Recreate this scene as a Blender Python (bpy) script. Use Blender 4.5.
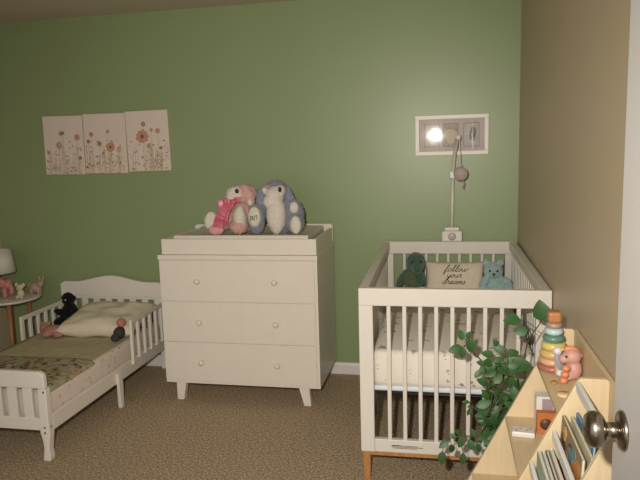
import bpy, bmesh, math, random
from mathutils import Vector, Matrix, Euler, noise
random.seed(7)
for _o in list(bpy.data.objects):
    bpy.data.objects.remove(_o)
SC = bpy.context.scene
COL = SC.collection
PI = math.pi

# ------------------------------------------------------------------ camera
YAW, PITCH, ROLL, FPX, CAMH = 0.1992, 0.1439, -0.0283, 627.7, 1.5
cd = bpy.data.cameras.new('camera')
cam = bpy.data.objects.new('camera', cd)
COL.objects.link(cam)
fw = Vector((-math.sin(YAW)*math.cos(PITCH), math.cos(YAW)*math.cos(PITCH), -math.sin(PITCH)))
rt0 = Vector((math.cos(YAW), math.sin(YAW), 0))
up0 = rt0.cross(fw)
rt = math.cos(ROLL)*rt0 + math.sin(ROLL)*up0
up = -math.sin(ROLL)*rt0 + math.cos(ROLL)*up0
cam.matrix_world = Matrix(((rt.x, up.x, -fw.x, 0), (rt.y, up.y, -fw.y, 0), (rt.z, up.z, -fw.z, CAMH), (0, 0, 0, 1)))
cd.sensor_fit = 'HORIZONTAL'
cd.sensor_width = 36
cd.lens = FPX*36/640
cd.clip_start = 0.02
SC.camera = cam

# ------------------------------------------------------------------ light and exposure
vs = SC.view_settings
vs.view_transform = 'Standard'
vs.look = 'None'
vs.gamma = 1
vs.exposure = 0.0
vs.use_curve_mapping = False
w = bpy.data.worlds.new('world')
SC.world = w
w.use_nodes = True
bg = w.node_tree.nodes['Background']
bg.inputs[0].default_value = (1.0, 0.93, 0.84, 1)
bg.inputs[1].default_value = 0.62

def light(name, kind, loc, aim, energy, color, **kw):
    l = bpy.data.lights.new(name, kind)
    o = bpy.data.objects.new(name, l)
    COL.objects.link(o)
    o.location = loc
    o.rotation_euler = (Vector(aim) - Vector(loc)).to_track_quat('-Z', 'Y').to_euler()
    l.energy = energy
    l.color = color
    for k, v in kw.items():
        setattr(l, k, v)
    return o
# the flash of the camera that took the picture, just above and left of the lens
light('camera_flash', 'SPOT', (-0.13, 0.0, 1.63), (-0.8, 4.0, 0.75), 268, (1.0, 0.92, 0.80),
      spot_size=math.radians(92), spot_blend=1.0, shadow_soft_size=0.022)

# ------------------------------------------------------------------ materials
def mat(name, col, rough=0.5, spec=0.5, metal=0.0, var=0.0, vscale=20, bump=0.0, bscale=60, emit=None, coat=0.0, sheen=0.0):
    m = bpy.data.materials.new(name)
    m.use_nodes = True
    n, l = m.node_tree.nodes, m.node_tree.links
    b = n['Principled BSDF']
    b.inputs['Base Color'].default_value = (*col, 1)
    b.inputs['Roughness'].default_value = rough
    b.inputs['Specular IOR Level'].default_value = spec
    b.inputs['Metallic'].default_value = metal
    b.inputs['Coat Weight'].default_value = coat
    b.inputs['Sheen Weight'].default_value = sheen
    tc = n.new('ShaderNodeTexCoord')
    nz = n.new('ShaderNodeTexNoise')
    nz.inputs['Scale'].default_value = vscale
    nz.inputs['Detail'].default_value = 4
    l.new(tc.outputs['Object'], nz.inputs['Vector'])
    rp = n.new('ShaderNodeValToRGB')
    rp.color_ramp.elements[0].position = 0.3
    rp.color_ramp.elements[1].position = 0.7
    v = max(var, 0.015)
    rp.color_ramp.elements[0].color = (*[c*(1-v) for c in col], 1)
    rp.color_ramp.elements[1].color = (*[min(1, c*(1+v)) for c in col], 1)
    l.new(nz.outputs['Fac'], rp.inputs['Fac'])
    l.new(rp.outputs['Color'], b.inputs['Base Color'])
    if bump:
        nb = n.new('ShaderNodeTexNoise')
        nb.inputs['Scale'].default_value = bscale
        nb.inputs['Detail'].default_value = 3
        l.new(tc.outputs['Object'], nb.inputs['Vector'])
        bp = n.new('ShaderNodeBump')
        bp.inputs['Strength'].default_value = bump
        bp.inputs['Distance'].default_value = 0.01
        l.new(nb.outputs['Fac'], bp.inputs['Height'])
        l.new(bp.outputs['Normal'], b.inputs['Normal'])
    return m

def spots(name, base, cols, scale=18, size=0.28, rough=0.9, warp=0.35, density=0.55):
    """cloth printed with scattered small motifs: voronoi cells, each with its own colour"""
    m = mat(name, base, rough, 0.1, bump=0.15, bscale=90)
    n, l = m.node_tree.nodes, m.node_tree.links
    b = n['Principled BSDF']
    tc = n.new('ShaderNodeTexCoord')
    nz = n.new('ShaderNodeTexNoise'); nz.inputs['Scale'].default_value = scale*2.2
    l.new(tc.outputs['Object'], nz.inputs['Vector'])
    mx = n.new('ShaderNodeMixRGB'); mx.inputs['Fac'].default_value = warp/scale
    l.new(tc.outputs['Object'], mx.inputs[1]); l.new(nz.outputs['Color'], mx.inputs[2])
    vo = n.new('ShaderNodeTexVoronoi'); vo.inputs['Scale'].default_value = scale
    l.new(mx.outputs[0], vo.inputs['Vector'])
    lt = n.new('ShaderNodeMath'); lt.operation = 'LESS_THAN'; lt.inputs[1].default_value = size
    l.new(vo.outputs['Distance'], lt.inputs[0])
    sp = n.new('ShaderNodeSeparateColor'); l.new(vo.outputs['Color'], sp.inputs[0])
    l2 = n.new('ShaderNodeMath'); l2.operation = 'LESS_THAN'; l2.inputs[1].default_value = density
    l.new(sp.outputs[1], l2.inputs[0])
    mu = n.new('ShaderNodeMath'); mu.operation = 'MULTIPLY'
    l.new(lt.outputs[0], mu.inputs[0]); l.new(l2.outputs[0], mu.inputs[1])
    rp = n.new('ShaderNodeValToRGB'); rp.color_ramp.interpolation = 'CONSTANT'
    e = rp.color_ramp.elements
    while len(e) < len(cols): e.new(0.5)
    for i, c in enumerate(cols):
        e[i].position = i/len(cols); e[i].color = (*c, 1)
    l.new(sp.outputs[0], rp.inputs['Fac'])
    m2 = n.new('ShaderNodeMixRGB')
    old = b.inputs['Base Color'].links[0].from_socket
    l.new(mu.outputs[0], m2.inputs['Fac']); l.new(old, m2.inputs[1]); l.new(rp.outputs[0], m2.inputs[2])
    l.new(m2.outputs[0], b.inputs['Base Color'])
    return m

def woodmat(name, c1, c2, scale=(1, 1, 1), rough=0.45):
    m = mat(name, c1, rough, 0.4)
    n, l = m.node_tree.nodes, m.node_tree.links
    b = n['Principled BSDF']
    tc = n.new('ShaderNodeTexCoord'); mp = n.new('ShaderNodeMapping')
    mp.inputs['Scale'].default_value = scale
    l.new(tc.outputs['Object'], mp.inputs[0])
    nz = n.new('ShaderNodeTexNoise'); nz.inputs['Scale'].default_value = 12; nz.inputs['Detail'].default_value = 6
    l.new(mp.outputs[0], nz.inputs['Vector'])
    rp = n.new('ShaderNodeValToRGB')
    rp.color_ramp.elements[0].position = 0.35; rp.color_ramp.elements[1].position = 0.68
    rp.color_ramp.elements[0].color = (*c1, 1); rp.color_ramp.elements[1].color = (*c2, 1)
    l.new(nz.outputs['Fac'], rp.inputs[0]); l.new(rp.outputs[0], b.inputs['Base Color'])
    return m

def carpetmat():
    m = mat('carpet', (0.2, 0.15, 0.1), 1.0, 0.05)
    n, l = m.node_tree.nodes, m.node_tree.links
    b = n['Principled BSDF']
    tc = n.new('ShaderNodeTexCoord')
    nz = n.new('ShaderNodeTexNoise'); nz.inputs['Scale'].default_value = 95; nz.inputs['Detail'].default_value = 5; nz.inputs['Roughness'].default_value = 0.7
    l.new(tc.outputs['Object'], nz.inputs['Vector'])
    rp = n.new('ShaderNodeValToRGB')
    e = rp.color_ramp.elements
    e[0].position = 0.36; e[0].color = (0.20, 0.15, 0.098, 1)
    e[1].position = 0.64; e[1].color = (0.78, 0.63, 0.44, 1)
    k = e.new(0.5); k.color = (0.44, 0.34, 0.23, 1)
    l.new(nz.outputs['Fac'], rp.inputs[0]); l.new(rp.outputs[0], b.inputs['Base Color'])
    bp = n.new('ShaderNodeBump'); bp.inputs['Strength'].default_value = 0.8; bp.inputs['Distance'].default_value = 0.012
    l.new(nz.outputs['Fac'], bp.inputs['Height']); l.new(bp.outputs[0], b.inputs['Normal'])
    return m

GREEN = mat('green_wall_paint', (0.254, 0.328, 0.165), 0.38, 0.5, var=0.02, vscale=2, bump=0.03, bscale=220)
TAN = mat('tan_wall_paint', (0.52, 0.43, 0.295), 0.45, 0.5, var=0.02, vscale=2, bump=0.03, bscale=220)
CEIL = mat('ceiling_paint', (0.6, 0.54, 0.46), 0.9, 0.2, bump=0.2, bscale=120)
CARPET = carpetmat()
TRIM = mat('white_trim_paint', (0.74, 0.73, 0.72), 0.35)
WHITE = mat('white_furniture_paint', (0.74, 0.69, 0.62), 0.4, 0.4)
CRIBW = mat('warm_white_crib_paint', (0.69, 0.655, 0.605), 0.4, 0.4)
BEDW = mat('bed_white_paint', (0.76, 0.72, 0.66), 0.38, 0.45)
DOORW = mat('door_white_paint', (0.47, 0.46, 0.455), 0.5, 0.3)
DARK = mat('dark_gap', (0.05, 0.042, 0.035), 0.8)
FOOTWOOD = woodmat('honey_wood', (0.40, 0.18, 0.055), (0.5, 0.25, 0.09), (8, 8, 1))
BIRCH = woodmat('birch_plywood', (0.60, 0.475, 0.30), (0.66, 0.535, 0.355), (6, 6, 0.6))
BIRCHF = woodmat('birch_plywood_shelf_top', (0.57, 0.44, 0.27), (0.63, 0.495, 0.31), (6, 0.6, 6))
NICKEL = mat('satin_nickel', (0.33, 0.285, 0.235), 0.24, 0.5, 1.0)
BLACK = mat('black', (0.012, 0.011, 0.011), 0.35)
INK = mat('dark_ink', (0.03, 0.025, 0.022), 0.8)

# ------------------------------------------------------------------ mesh builder
class B:
    def __init__(s):
        s.bm = bmesh.new()
    def _v(s, p): return s.bm.verts.new(p)
    def _f(s, vs, mi=0, smooth=False):
        try:
            f = s.bm.faces.new(vs); f.material_index = mi; f.smooth = smooth; return f
        except ValueError:
            return None
    def box(s, x0, x1, y0, y1, z0, z1, mi=0):
        return s.hexa([(x0,y0,z0),(x1,y0,z0),(x1,y1,z0),(x0,y1,z0),(x0,y0,z1),(x1,y0,z1),(x1,y1,z1),(x0,y1,z1)], mi)
    def hexa(s, pts, mi=0):
        v = [s._v(p) for p in pts]
        for q in ((3,2,1,0),(4,5,6,7),(0,1,5,4),(1,2,6,5),(2,3,7,6),(3,0,4,7)):
            s._f([v[i] for i in q], mi)
        return s
    def prism(s, pts, axis, d0, d1, mi=0):
        """pts: 2-D outline in the plane across `axis` (x:(y,z)  y:(x,z)  z:(x,y))"""
        def P(a, b, d):
            return {'x': (d, a, b), 'y': (a, d, b), 'z': (a, b, d)}[axis]
        lo = [s._v(P(a, b, d0)) for a, b in pts]
        hi = [s._v(P(a, b, d1)) for a, b in pts]
        s._f(lo[::-1], mi); s._f(hi, mi)
        k = len(pts)
        for i in range(k):
            s._f([lo[i], lo[(i+1) % k], hi[(i+1) % k], hi[i]], mi)
        return s
    def lathe(s, c, prof, axis=(0, 0, 1), seg=24, mi=0, smooth=True):
        q = Vector((0, 0, 1)).rotation_difference(Vector(axis).normalized())
        c = Vector(c)
        rings = []
        for r, z in prof:
            if r < 1e-6:
                rings.append([s._v(c + q @ Vector((0, 0, z)))])
            else:
                rings.append([s._v(c + q @ Vector((r*math.cos(2*PI*i/seg), r*math.sin(2*PI*i/seg), z))) for i in range(seg)])
        for a, b in zip(rings, rings[1:]):
            for i in range(seg):
                j = (i+1) % seg
                if len(a) == 1 and len(b) == 1: continue
                if len(a) == 1: s._f([a[0], b[j], b[i]][::-1], mi, smooth)
                elif len(b) == 1: s._f([a[i], a[j], b[0]], mi, smooth)
                else: s._f([a[i], a[j], b[j], b[i]], mi, smooth)
        if len(rings[0]) > 1: s._f(rings[0][::-1], mi)
        if len(rings[-1]) > 1: s._f(rings[-1], mi)
        return s
    def cyl(s, p0, p1, r0, r1=None, seg=16, mi=0, smooth=True):
        p0, p1 = Vector(p0), Vector(p1)
        return s.lathe(p0, [(r0, 0), (r0 if r1 is None else r1, (p1-p0).length)], p1-p0, seg, mi, smooth)
    def ball(s, c, r, rot=(0, 0, 0), mi=0, seg=18, rings=12, jitter=0.0):
        if not hasattr(r, '__len__'): r = (r, r, r)
        R = Euler(rot).to_matrix(); c = Vector(c)
        rows = []
        for i in range(rings+1):
            t = PI*i/rings
            if i in (0, rings):
                rows.append([s._v(c + R @ Vector((0, 0, r[2]*math.cos(t))))])
            else:
                row = []
                for k in range(seg):
                    a = 2*PI*k/seg
                    p = Vector((r[0]*math.sin(t)*math.cos(a), r[1]*math.sin(t)*math.sin(a), r[2]*math.cos(t)))
                    if jitter: p *= 1 + jitter*(random.random()-0.5)
                    row.append(s._v(c + R @ p))
                rows.append(row)
        for a, b in zip(rows, rows[1:]):
            for k in range(seg):
                j = (k+1) % seg
                if len(a) == 1: s._f([a[0], b[k], b[j]], mi, True)
                elif len(b) == 1: s._f([a[j], a[k], b[0]], mi, True)
                else: s._f([a[k], b[k], b[j], a[j]], mi, True)
        return s
    def tube(s, pts, r, seg=8, mi=0, cap=True):
        pts = [Vector(p) for p in pts]
        rs = r if hasattr(r, '__len__') else [r]*len(pts)
        rows = []; ref = None
        for i, p in enumerate(pts):
            t = (pts[min(i+1, len(pts)-1)] - pts[max(i-1, 0)]).normalized()
            if ref is None:
                ref = t.orthogonal().normalized()
            else:
                ref = (ref - t*ref.dot(t)).normalized()
            b = t.cross(ref)
            rows.append([s._v(p + rs[i]*(math.cos(2*PI*k/seg)*ref + math.sin(2*PI*k/seg)*b)) for k in range(seg)])
        for a, b in zip(rows, rows[1:]):
            for k in range(seg):
                j = (k+1) % seg
                s._f([a[k], a[j], b[j], b[k]], mi, True)
        if cap:
            s._f(rows[0][::-1], mi); s._f(rows[-1], mi)
        return s
    def torus(s, c, R, r, axis=(0, 0, 1), seg=28, rs=12, mi=0, zs=1.0):
        q = Vector((0, 0, 1)).rotation_difference(Vector(axis).normalized()); c = Vector(c)
        g = [[s._v(c + q @ Vector(((R+r*math.cos(b))*math.cos(a), (R+r*math.cos(b))*math.sin(a), r*zs*math.sin(b))))
              for b in [2*PI*j/rs for j in range(rs)]] for a in [2*PI*i/seg for i in range(seg)]]
        for i in range(seg):
            for j in range(rs):
                s._f([g[i][j], g[(i+1) % seg][j], g[(i+1) % seg][(j+1) % rs], g[i][(j+1) % rs]], mi, True)
        return s
    def grid(s, fn, nu, nv, mi=0, smooth=True, close=None):
        g = [[s._v(fn(i/nu, j/nv)) for j in range(nv+1)] for i in range(nu+1)]
        for i in range(nu):
            for j in range(nv):
                s._f([g[i][j], g[i+1][j], g[i+1][j+1], g[i][j+1]], mi, smooth)
        return s
    def cushion(s, c, w, d, t, M=None, n=20, mi=0, p=0.45, wob=0.0, seed=0):
        """plump pillow lying in its own xy plane, w by d, thickness t, matrix M"""
        c = Vector(c); M = M or Matrix.Identity(3)
        for sgn in (1, -1):
            def fn(u, v):
                a, b = 2*u-1, 2*v-1
                e = max(0, (1-a**4)*(1-b**4))
                pin = 1 - 0.06*(1-abs(a)**2)*abs(b)**3 , 1 - 0.06*(1-abs(b)**2)*abs(a)**3
                h = sgn*t/2*e**p
                q = Vector((a*w/2*pin[1], b*d/2*pin[0], h))
                if wob:
                    k = noise.noise(Vector((a*2.2+seed, b*2.2, sgn*3.0)))
                    q.z += wob*k*e
                return c + M @ (q if sgn > 0 else Vector((q.x, q.y, q.z)))
            gfn = fn if sgn > 0 else (lambda u, v, f=fn: f(1-u, v))
            s.grid(gfn, n, n, mi)
        bmesh.ops.remove_doubles(s.bm, verts=s.bm.verts, dist=1e-5)
        return s

def finish(b, name, mats, parent=None, bevel=0, seg=2, sub=0, remesh=0, disp=0.0, dscale=0.02, smooth=False, origin=None):
    bm = b.bm
    if origin is None and parent is None:
        xs = [v.co for v in bm.verts]
        origin = Vector(((min(p.x for p in xs)+max(p.x for p in xs))/2, (min(p.y for p in xs)+max(p.y for p in xs))/2, min(p.z for p in xs)))
    off = Vector(origin) if origin is not None else Vector((0, 0, 0))
    if parent is not None:
        r = parent
        off = Vector((0, 0, 0))
        while r is not None:
            off += Vector(r.location); r = r.parent
    for v in bm.verts: v.co -= off
    bmesh.ops.recalc_face_normals(bm, faces=bm.faces)
    me = bpy.data.meshes.new(name)
    bm.to_mesh(me); bm.free()
    for m in (mats if isinstance(mats, (list, tuple)) else [mats]): me.materials.append(m)
    o = bpy.data.objects.new(name, me)
    COL.objects.link(o)
    if parent is not None: o.parent = parent
    else: o.location = off
    if remesh:
        md = o.modifiers.new('remesh', 'REMESH'); md.mode = 'VOXEL'; md.voxel_size = remesh; md.use_smooth_shade = True
        sm = o.modifiers.new('smooth', 'SMOOTH'); sm.iterations = 4; sm.factor = 0.5
    if disp:
        tx = bpy.data.textures.new(name+'_fur', 'CLOUDS'); tx.noise_scale = dscale; tx.noise_depth = 2
        md = o.modifiers.new('disp', 'DISPLACE'); md.texture = tx; md.strength = disp; md.mid_level = 0.5
        md.texture_coords = 'LOCAL'
    if bevel:
        md = o.modifiers.new('bevel', 'BEVEL'); md.width = bevel; md.segments = seg; md.limit_method = 'ANGLE'
        md.harden_normals = False
    if sub:
        md = o.modifiers.new('sub', 'SUBSURF'); md.levels = sub; md.render_levels = sub
    if smooth:
        for p in me.polygons: p.use_smooth = True
    return o

def each(b, name, mats, parent, label=None, **k):
    """one object for every separate piece in b"""
    bm = b.bm
    bm.verts.ensure_lookup_table(); bm.verts.index_update()
    seen, out = set(), []
    for v in list(bm.verts):
        if v.index in seen: continue
        st, comp = [v], []
        seen.add(v.index)
        while st:
            c = st.pop(); comp.append(c)
            for e in c.link_edges:
                w_ = e.other_vert(c)
                if w_.index not in seen: seen.add(w_.index); st.append(w_)
        nb = B(); mp = {c.index: nb._v(c.co) for c in comp}
        for f in {f for c in comp for f in c.link_faces}:
            nb._f([mp[q.index] for q in f.verts], f.material_index, f.smooth)
        o = finish(nb, name, mats, parent, **k)
        if label: o['label'] = label
        out.append(o)
    bm.free()
    return out

def tag(o, label, cat, group=None):
    o['label'] = label; o['category'] = cat
    if group: o['group'] = group
    return o
def thing(name, loc, label, cat, group=None):
    o = bpy.data.objects.new(name, None)
    COL.objects.link(o); o.location = loc; o.empty_display_size = 0.05
    return tag(o, label, cat, group)
def struct(b, name, m, **k):
    o = finish(b, name, m, **k); o['kind'] = 'structure'; return o
def spline(pts, n=8):
    """Catmull-Rom through pts"""
    P = [Vector(p) for p in pts]; out = []
    for i in range(len(P)-1):
        a, b, c, d = P[max(i-1, 0)], P[i], P[i+1], P[min(i+2, len(P)-1)]
        for k in range(n):
            t = k/n
            out.append(0.5*((2*b) + (c-a)*t + (2*a-5*b+4*c-d)*t*t + (3*b-a-3*c+d)*t**3))
    out.append(P[-1]); return out

# ------------------------------------------------------------------ room
XL, XR, YB, YN, ZC = -3.195, 0.437, 4.003, 0.30, 2.425
struct(B().box(XL-0.1, XR+0.1, -1.6, YB+0.1, -0.08, 0), 'floor', CARPET, origin=(0, 0, 0))
struct(B().box(XL-0.1, XR+0.1, YN, YB+0.1, ZC, ZC+0.08), 'ceiling', CEIL)
struct(B().box(XL-0.1, XR+0.1, YB, YB+0.1, 0, ZC), 'wall_back', GREEN)
struct(B().box(XR, XR+0.1, YN, YB, 0, ZC), 'wall_right', TAN)
struct(B().box(XL-0.1, XL, YN, YB, 0, ZC), 'wall_left', TAN)
def baseboard(name, axis, c, a, b, inward):
    prof = [(0, 0), (0.013, 0), (0.013, 0.062), (0.009, 0.072), (0.004, 0.078), (0, 0.078)]
    if axis == 'x':
        bb = B().prism([(c + inward*p, z) for p, z in prof], 'x', a, b)
    else:
        bb = B().prism([(c + inward*p, z) for p, z in prof], 'y', a, b)
    struct(bb, name, TRIM)
baseboard('baseboard_back', 'x', YB, XL, XR, -1)
baseboard('baseboard_right', 'y', XR, YN, YB-0.014, -1)
baseboard('baseboard_left', 'y', XL, YN, YB-0.014, 1)

# open door at the right, lever side toward the room
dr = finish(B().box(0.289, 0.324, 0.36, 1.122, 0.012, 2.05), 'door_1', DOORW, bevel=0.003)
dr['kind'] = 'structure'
def knob_profile():
    return [(0.0, 0.0), (0.033, 0.0), (0.0335, 0.003), (0.031, 0.007), (0.022, 0.010), (0.0135, 0.012), (0.0125, 0.026),
            (0.014, 0.029), (0.022, 0.031), (0.0285, 0.037), (0.0305, 0.045), (0.029, 0.053), (0.023, 0.059), (0.012, 0.062), (0, 0.063)]
kb = B()
kb.lathe((0.289, 1.058, 1.025), knob_profile(), (-1, 0, 0), 36)
kb.lathe((0.324, 1.058, 1.025), knob_profile(), (1, 0, 0), 36)
dk = finish(kb, 'door_knob', NICKEL, dr)
dk['label'] = 'round satin nickel door knob'
finish(B().box(0.2945, 0.3185, 1.121, 1.1235, 0.985, 1.065), 'latch_plate', NICKEL, dr)

# ------------------------------------------------------------------ crib
CX0, CX1, CY0, CY1, CT, CBt = -0.379, 0.427, 2.658, 3.975, 0.895, 0.142
crib = thing('crib', ((CX0+CX1)/2, (CY0+CY1)/2, 0), 'white slatted baby crib with honey wood feet in the corner by the tan wall', 'crib')
def crib_end(y0, y1, CT):
    finish(B().box(CX0, CX0+0.062, y0, y1, CBt, CT-0.078), 'corner_post', CRIBW, crib, bevel=0.003)
    finish(B().box(CX1-0.062, CX1, y0, y1, CBt, CT-0.078), 'corner_post', CRIBW, crib, bevel=0.003)
    finish(B().box(CX0, CX1, y0, y1, CT-0.078, CT), 'top_rail', CRIBW, crib, bevel=0.004)
    finish(B().box(CX0+0.062, CX1-0.062, y0+0.004, y1-0.004, CBt, CBt+0.060), 'bottom_rail', CRIBW, crib, bevel=0.003)
    n = 9
    a, b = CX0+0.062, CX1-0.062
    for i in range(n):
        x = a + (b-a)*(i+1)/(n+1)
        finish(B().box(x-0.009, x+0.009, y0+0.008, y1-0.008, CBt+0.05, CT-0.07), 'slat', CRIBW, crib, bevel=0.004)
crib_end(CY0, CY0+0.034, CT)
crib_end(CY1-0.034, CY1, CT+0.013)
for x0, x1 in ((CX0+0.004, CX0+0.036), (CX1-0.036, CX1-0.004)):
    yy0, yy1, rz, rr = CY0+0.034, CY1-0.034, CT-0.05, CT-0.002
    finish(B().hexa([(x0-0.004, yy0, rz), (x1+0.004, yy0, rz), (x1+0.004, yy1, rz+0.013), (x0-0.004, yy1, rz+0.013),
                     (x0-0.004, yy0, rr), (x1+0.004, yy0, rr), (x1+0.004, yy1, rr+0.013), (x0-0.004, yy1, rr+0.013)]), 'side_rail', CRIBW, crib, bevel=0.004)
    finish(B().box(x0, x1, CY0+0.034, CY1-0.034, CBt, CBt+0.060), 'side_rail', CRIBW, crib, bevel=0.003)
    n = 17
    for i in range(n):
        y = CY0+0.034 + (CY1-CY0-0.068)*(i+1)/(n+1)
        finish(B().box(x0+0.007, x1-0.007, y-0.016, y+0.016, CBt+0.05, CT-0.045), 'slat', CRIBW, crib, bevel=0.003)
finish(B().box(CX0+0.006, CX1-0.006, CY0+0.006, CY0+0.05, CBt-0.018, CBt), 'base_strip', FOOTWOOD, crib, bevel=0.001)
finish(B().box(CX0+0.006, CX1-0.006, CY1-0.05, CY1-0.006, CBt-0.018, CBt), 'base_strip', FOOTWOOD, crib, bevel=0.001)
for x, sx in ((CX0+0.024, 1), (CX1-0.024, -1)):
    for y, sy in ((CY0+0.028, 1), (CY1-0.028, -1)):
        b = B()
        a, c = 0.018, 0.014
        b.hexa([(x-c, y-c, 0), (x+c, y-c, 0), (x+c, y+c, 0), (x-c, y+c, 0), (x-a, y-a, CBt-0.016), (x+a, y-a, CBt-0.016), (x+a, y+a, CBt-0.016), (x-a, y+a, CBt-0.016)])
        finish(b, 'foot', FOOTWOOD, crib, bevel=0.003)
# mattress support: steel frame hung from the corner posts
b = B()
for x in (CX0+0.06, CX1-0.06): b.cyl((x, CY0+0.04, 0.405), (x, CY1-0.04, 0.405), 0.007, seg=8)
for k in range(9):
    y = CY0+0.05 + (CY1-CY0-0.1)*k/8
    b.cyl((CX0+0.06, y, 0.405), (CX1-0.06, y, 0.405), 0.005, seg=8)
for x in (CX0+0.06, CX1-0.06):
    for y in (CY0+0.045, CY1-0.045):
        b.cyl((x, y, 0.405), (x, y, 0.30), 0.008, seg=8)
finish(b, 'mattress_support', mat('dark_steel', (0.05, 0.05, 0.055), 0.5, 0.5, 0.6), crib)
# paper sticker with rows of tiny print on the bottom rail
STK = mat('sticker_paper', (0.66, 0.63, 0.55), 0.7)
b = B().box(-0.245, -0.083, CY0+0.0028, CY0+0.0042, 0.160, 0.181, 0)
yq = CY0+0.0021
for row, (z, n, x0) in enumerate(((0.176, 30, -0.241), (0.1705, 34, -0.241), (0.165, 26, -0.235))):
    x = x0
    for k in range(n):
        wd = random.uniform(0.0015, 0.0042)
        if x+wd > -0.087: break
        b.box(x, x+wd, yq, CY0+0.003, z-0.0016, z+0.0016, 1); x += wd+0.0013
b.box(-0.241, -0.2, yq, CY0+0.003, 0.1745, 0.1785, 1)
st = finish(b, 'warning_sticker', [STK, INK], crib)
st['label'] = 'cream warning sticker with dark print'

CRIBSHEET = spots('crib_sheet_print', (0.74, 0.69, 0.62), [(0.30, 0.27, 0.24), (0.42, 0.36, 0.30), (0.33, 0.35, 0.27), (0.5, 0.44, 0.36)], scale=20, size=0.24, density=0.8, warp=1.0)
cm = thing('crib_mattress', (0.024, 3.3165, 0.412), 'crib mattress in a cream sheet with a small grey leaf print', 'mattress')
def softbox(x0, x1, y0, y1, z0, z1, r, n=14, wob=0.0, seed=0, sag=0.0):
    b = B()
    b.box(x0, x1, y0, y1, z0, z1)
    bmesh.ops.bevel(b.bm, geom=list(b.bm.edges), offset=r, segments=4, profile=0.5, affect='EDGES')
    bmesh.ops.triangulate(b.bm, faces=[f for f in b.bm.faces if len(f.verts) > 4])
    return b
b = softbox(CX0+0.05, CX1-0.05, CY0+0.045, CY1-0.045, 0.43, 0.60, 0.03)
finish(b, 'fitted_sheet', CRIBSHEET, cm, smooth=True)
b = softbox(CX0+0.052, CX1-0.052, CY0+0.047, CY1-0.047, 0.412, 0.436, 0.010)
o = finish(b, 'mattress_cover_edge', mat('pale_blue_cover', (0.66, 0.72, 0.80), 0.7), cm, smooth=True)
o['label'] = 'pale blue white mattress underside'

# ------------------------------------------------------------------ things in the crib
FURG = mat('dark_teal_plush', (0.06, 0.115, 0.08), 1.0, 0.05, var=0.3, vscale=120, bump=0.6, bscale=160, sheen=0.4)
FURG2 = mat('olive_plush', (0.10, 0.13, 0.075), 1.0, 0.05, var=0.3, vscale=120, bump=0.6, bscale=160, sheen=0.3)
FURT = mat('pale_teal_plush', (0.33, 0.47, 0.46), 1.0, 0.05, var=0.2, vscale=120, bump=0.6, bscale=160, sheen=0.4)
MZ = 0.601
# dark green dinosaur-like plush, sitting at the left against the back rail
dp = thing('plush_toy', (-0.205, 3.80, MZ), 'dark green plush animal sitting at the left of the cream pillow in the crib', 'plush toy')
x, y = -0.205, 3.80
b = B()
b.ball((x+0.012, y+0.01, MZ+0.085), (0.058, 0.058, 0.095))
b.ball((x+0.028, y, MZ+0.195), (0.058, 0.058, 0.068))
b.ball((x+0.04, y-0.045, MZ+0.175), (0.036, 0.04, 0.032))
for s in (-1, 1):
    b.ball((x+0.01+s*0.04, y-0.07, MZ+0.032), (0.028, 0.07, 0.03))
b.ball((x-0.055, y-0.01, MZ+0.10), (0.024, 0.026, 0.065), (0, 0.55, 0))
b.ball((x+0.062, y-0.02, MZ+0.115), (0.022, 0.026, 0.056), (0, -0.4, 0))
finish(b, 'body', FURG, dp, remesh=0.007, disp=0.014, dscale=0.012)
b = B().ball((x-0.002, y-0.035, MZ+0.088), (0.036, 0.03, 0.062))
finish(b, 'belly', FURG2, dp, disp=0.006, dscale=0.012)['label'] = 'olive green belly'
b = B()
for s in (-1, 1): b.ball((x+0.035+s*0.026, y-0.055, MZ+0.212), 0.006, seg=10, rings=8)
each(b, 'eye', BLACK, dp)
b = B().ball((x+0.07, y-0.105, MZ+0.05), (0.018, 0.012, 0.022))
finish(b, 'foot_pad', mat('white_plush', (0.72, 0.69, 0.62), 1, 0.05, var=0.08, vscale=90, bump=0.5, bscale=120), dp)['label'] = 'pale foot'

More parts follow.
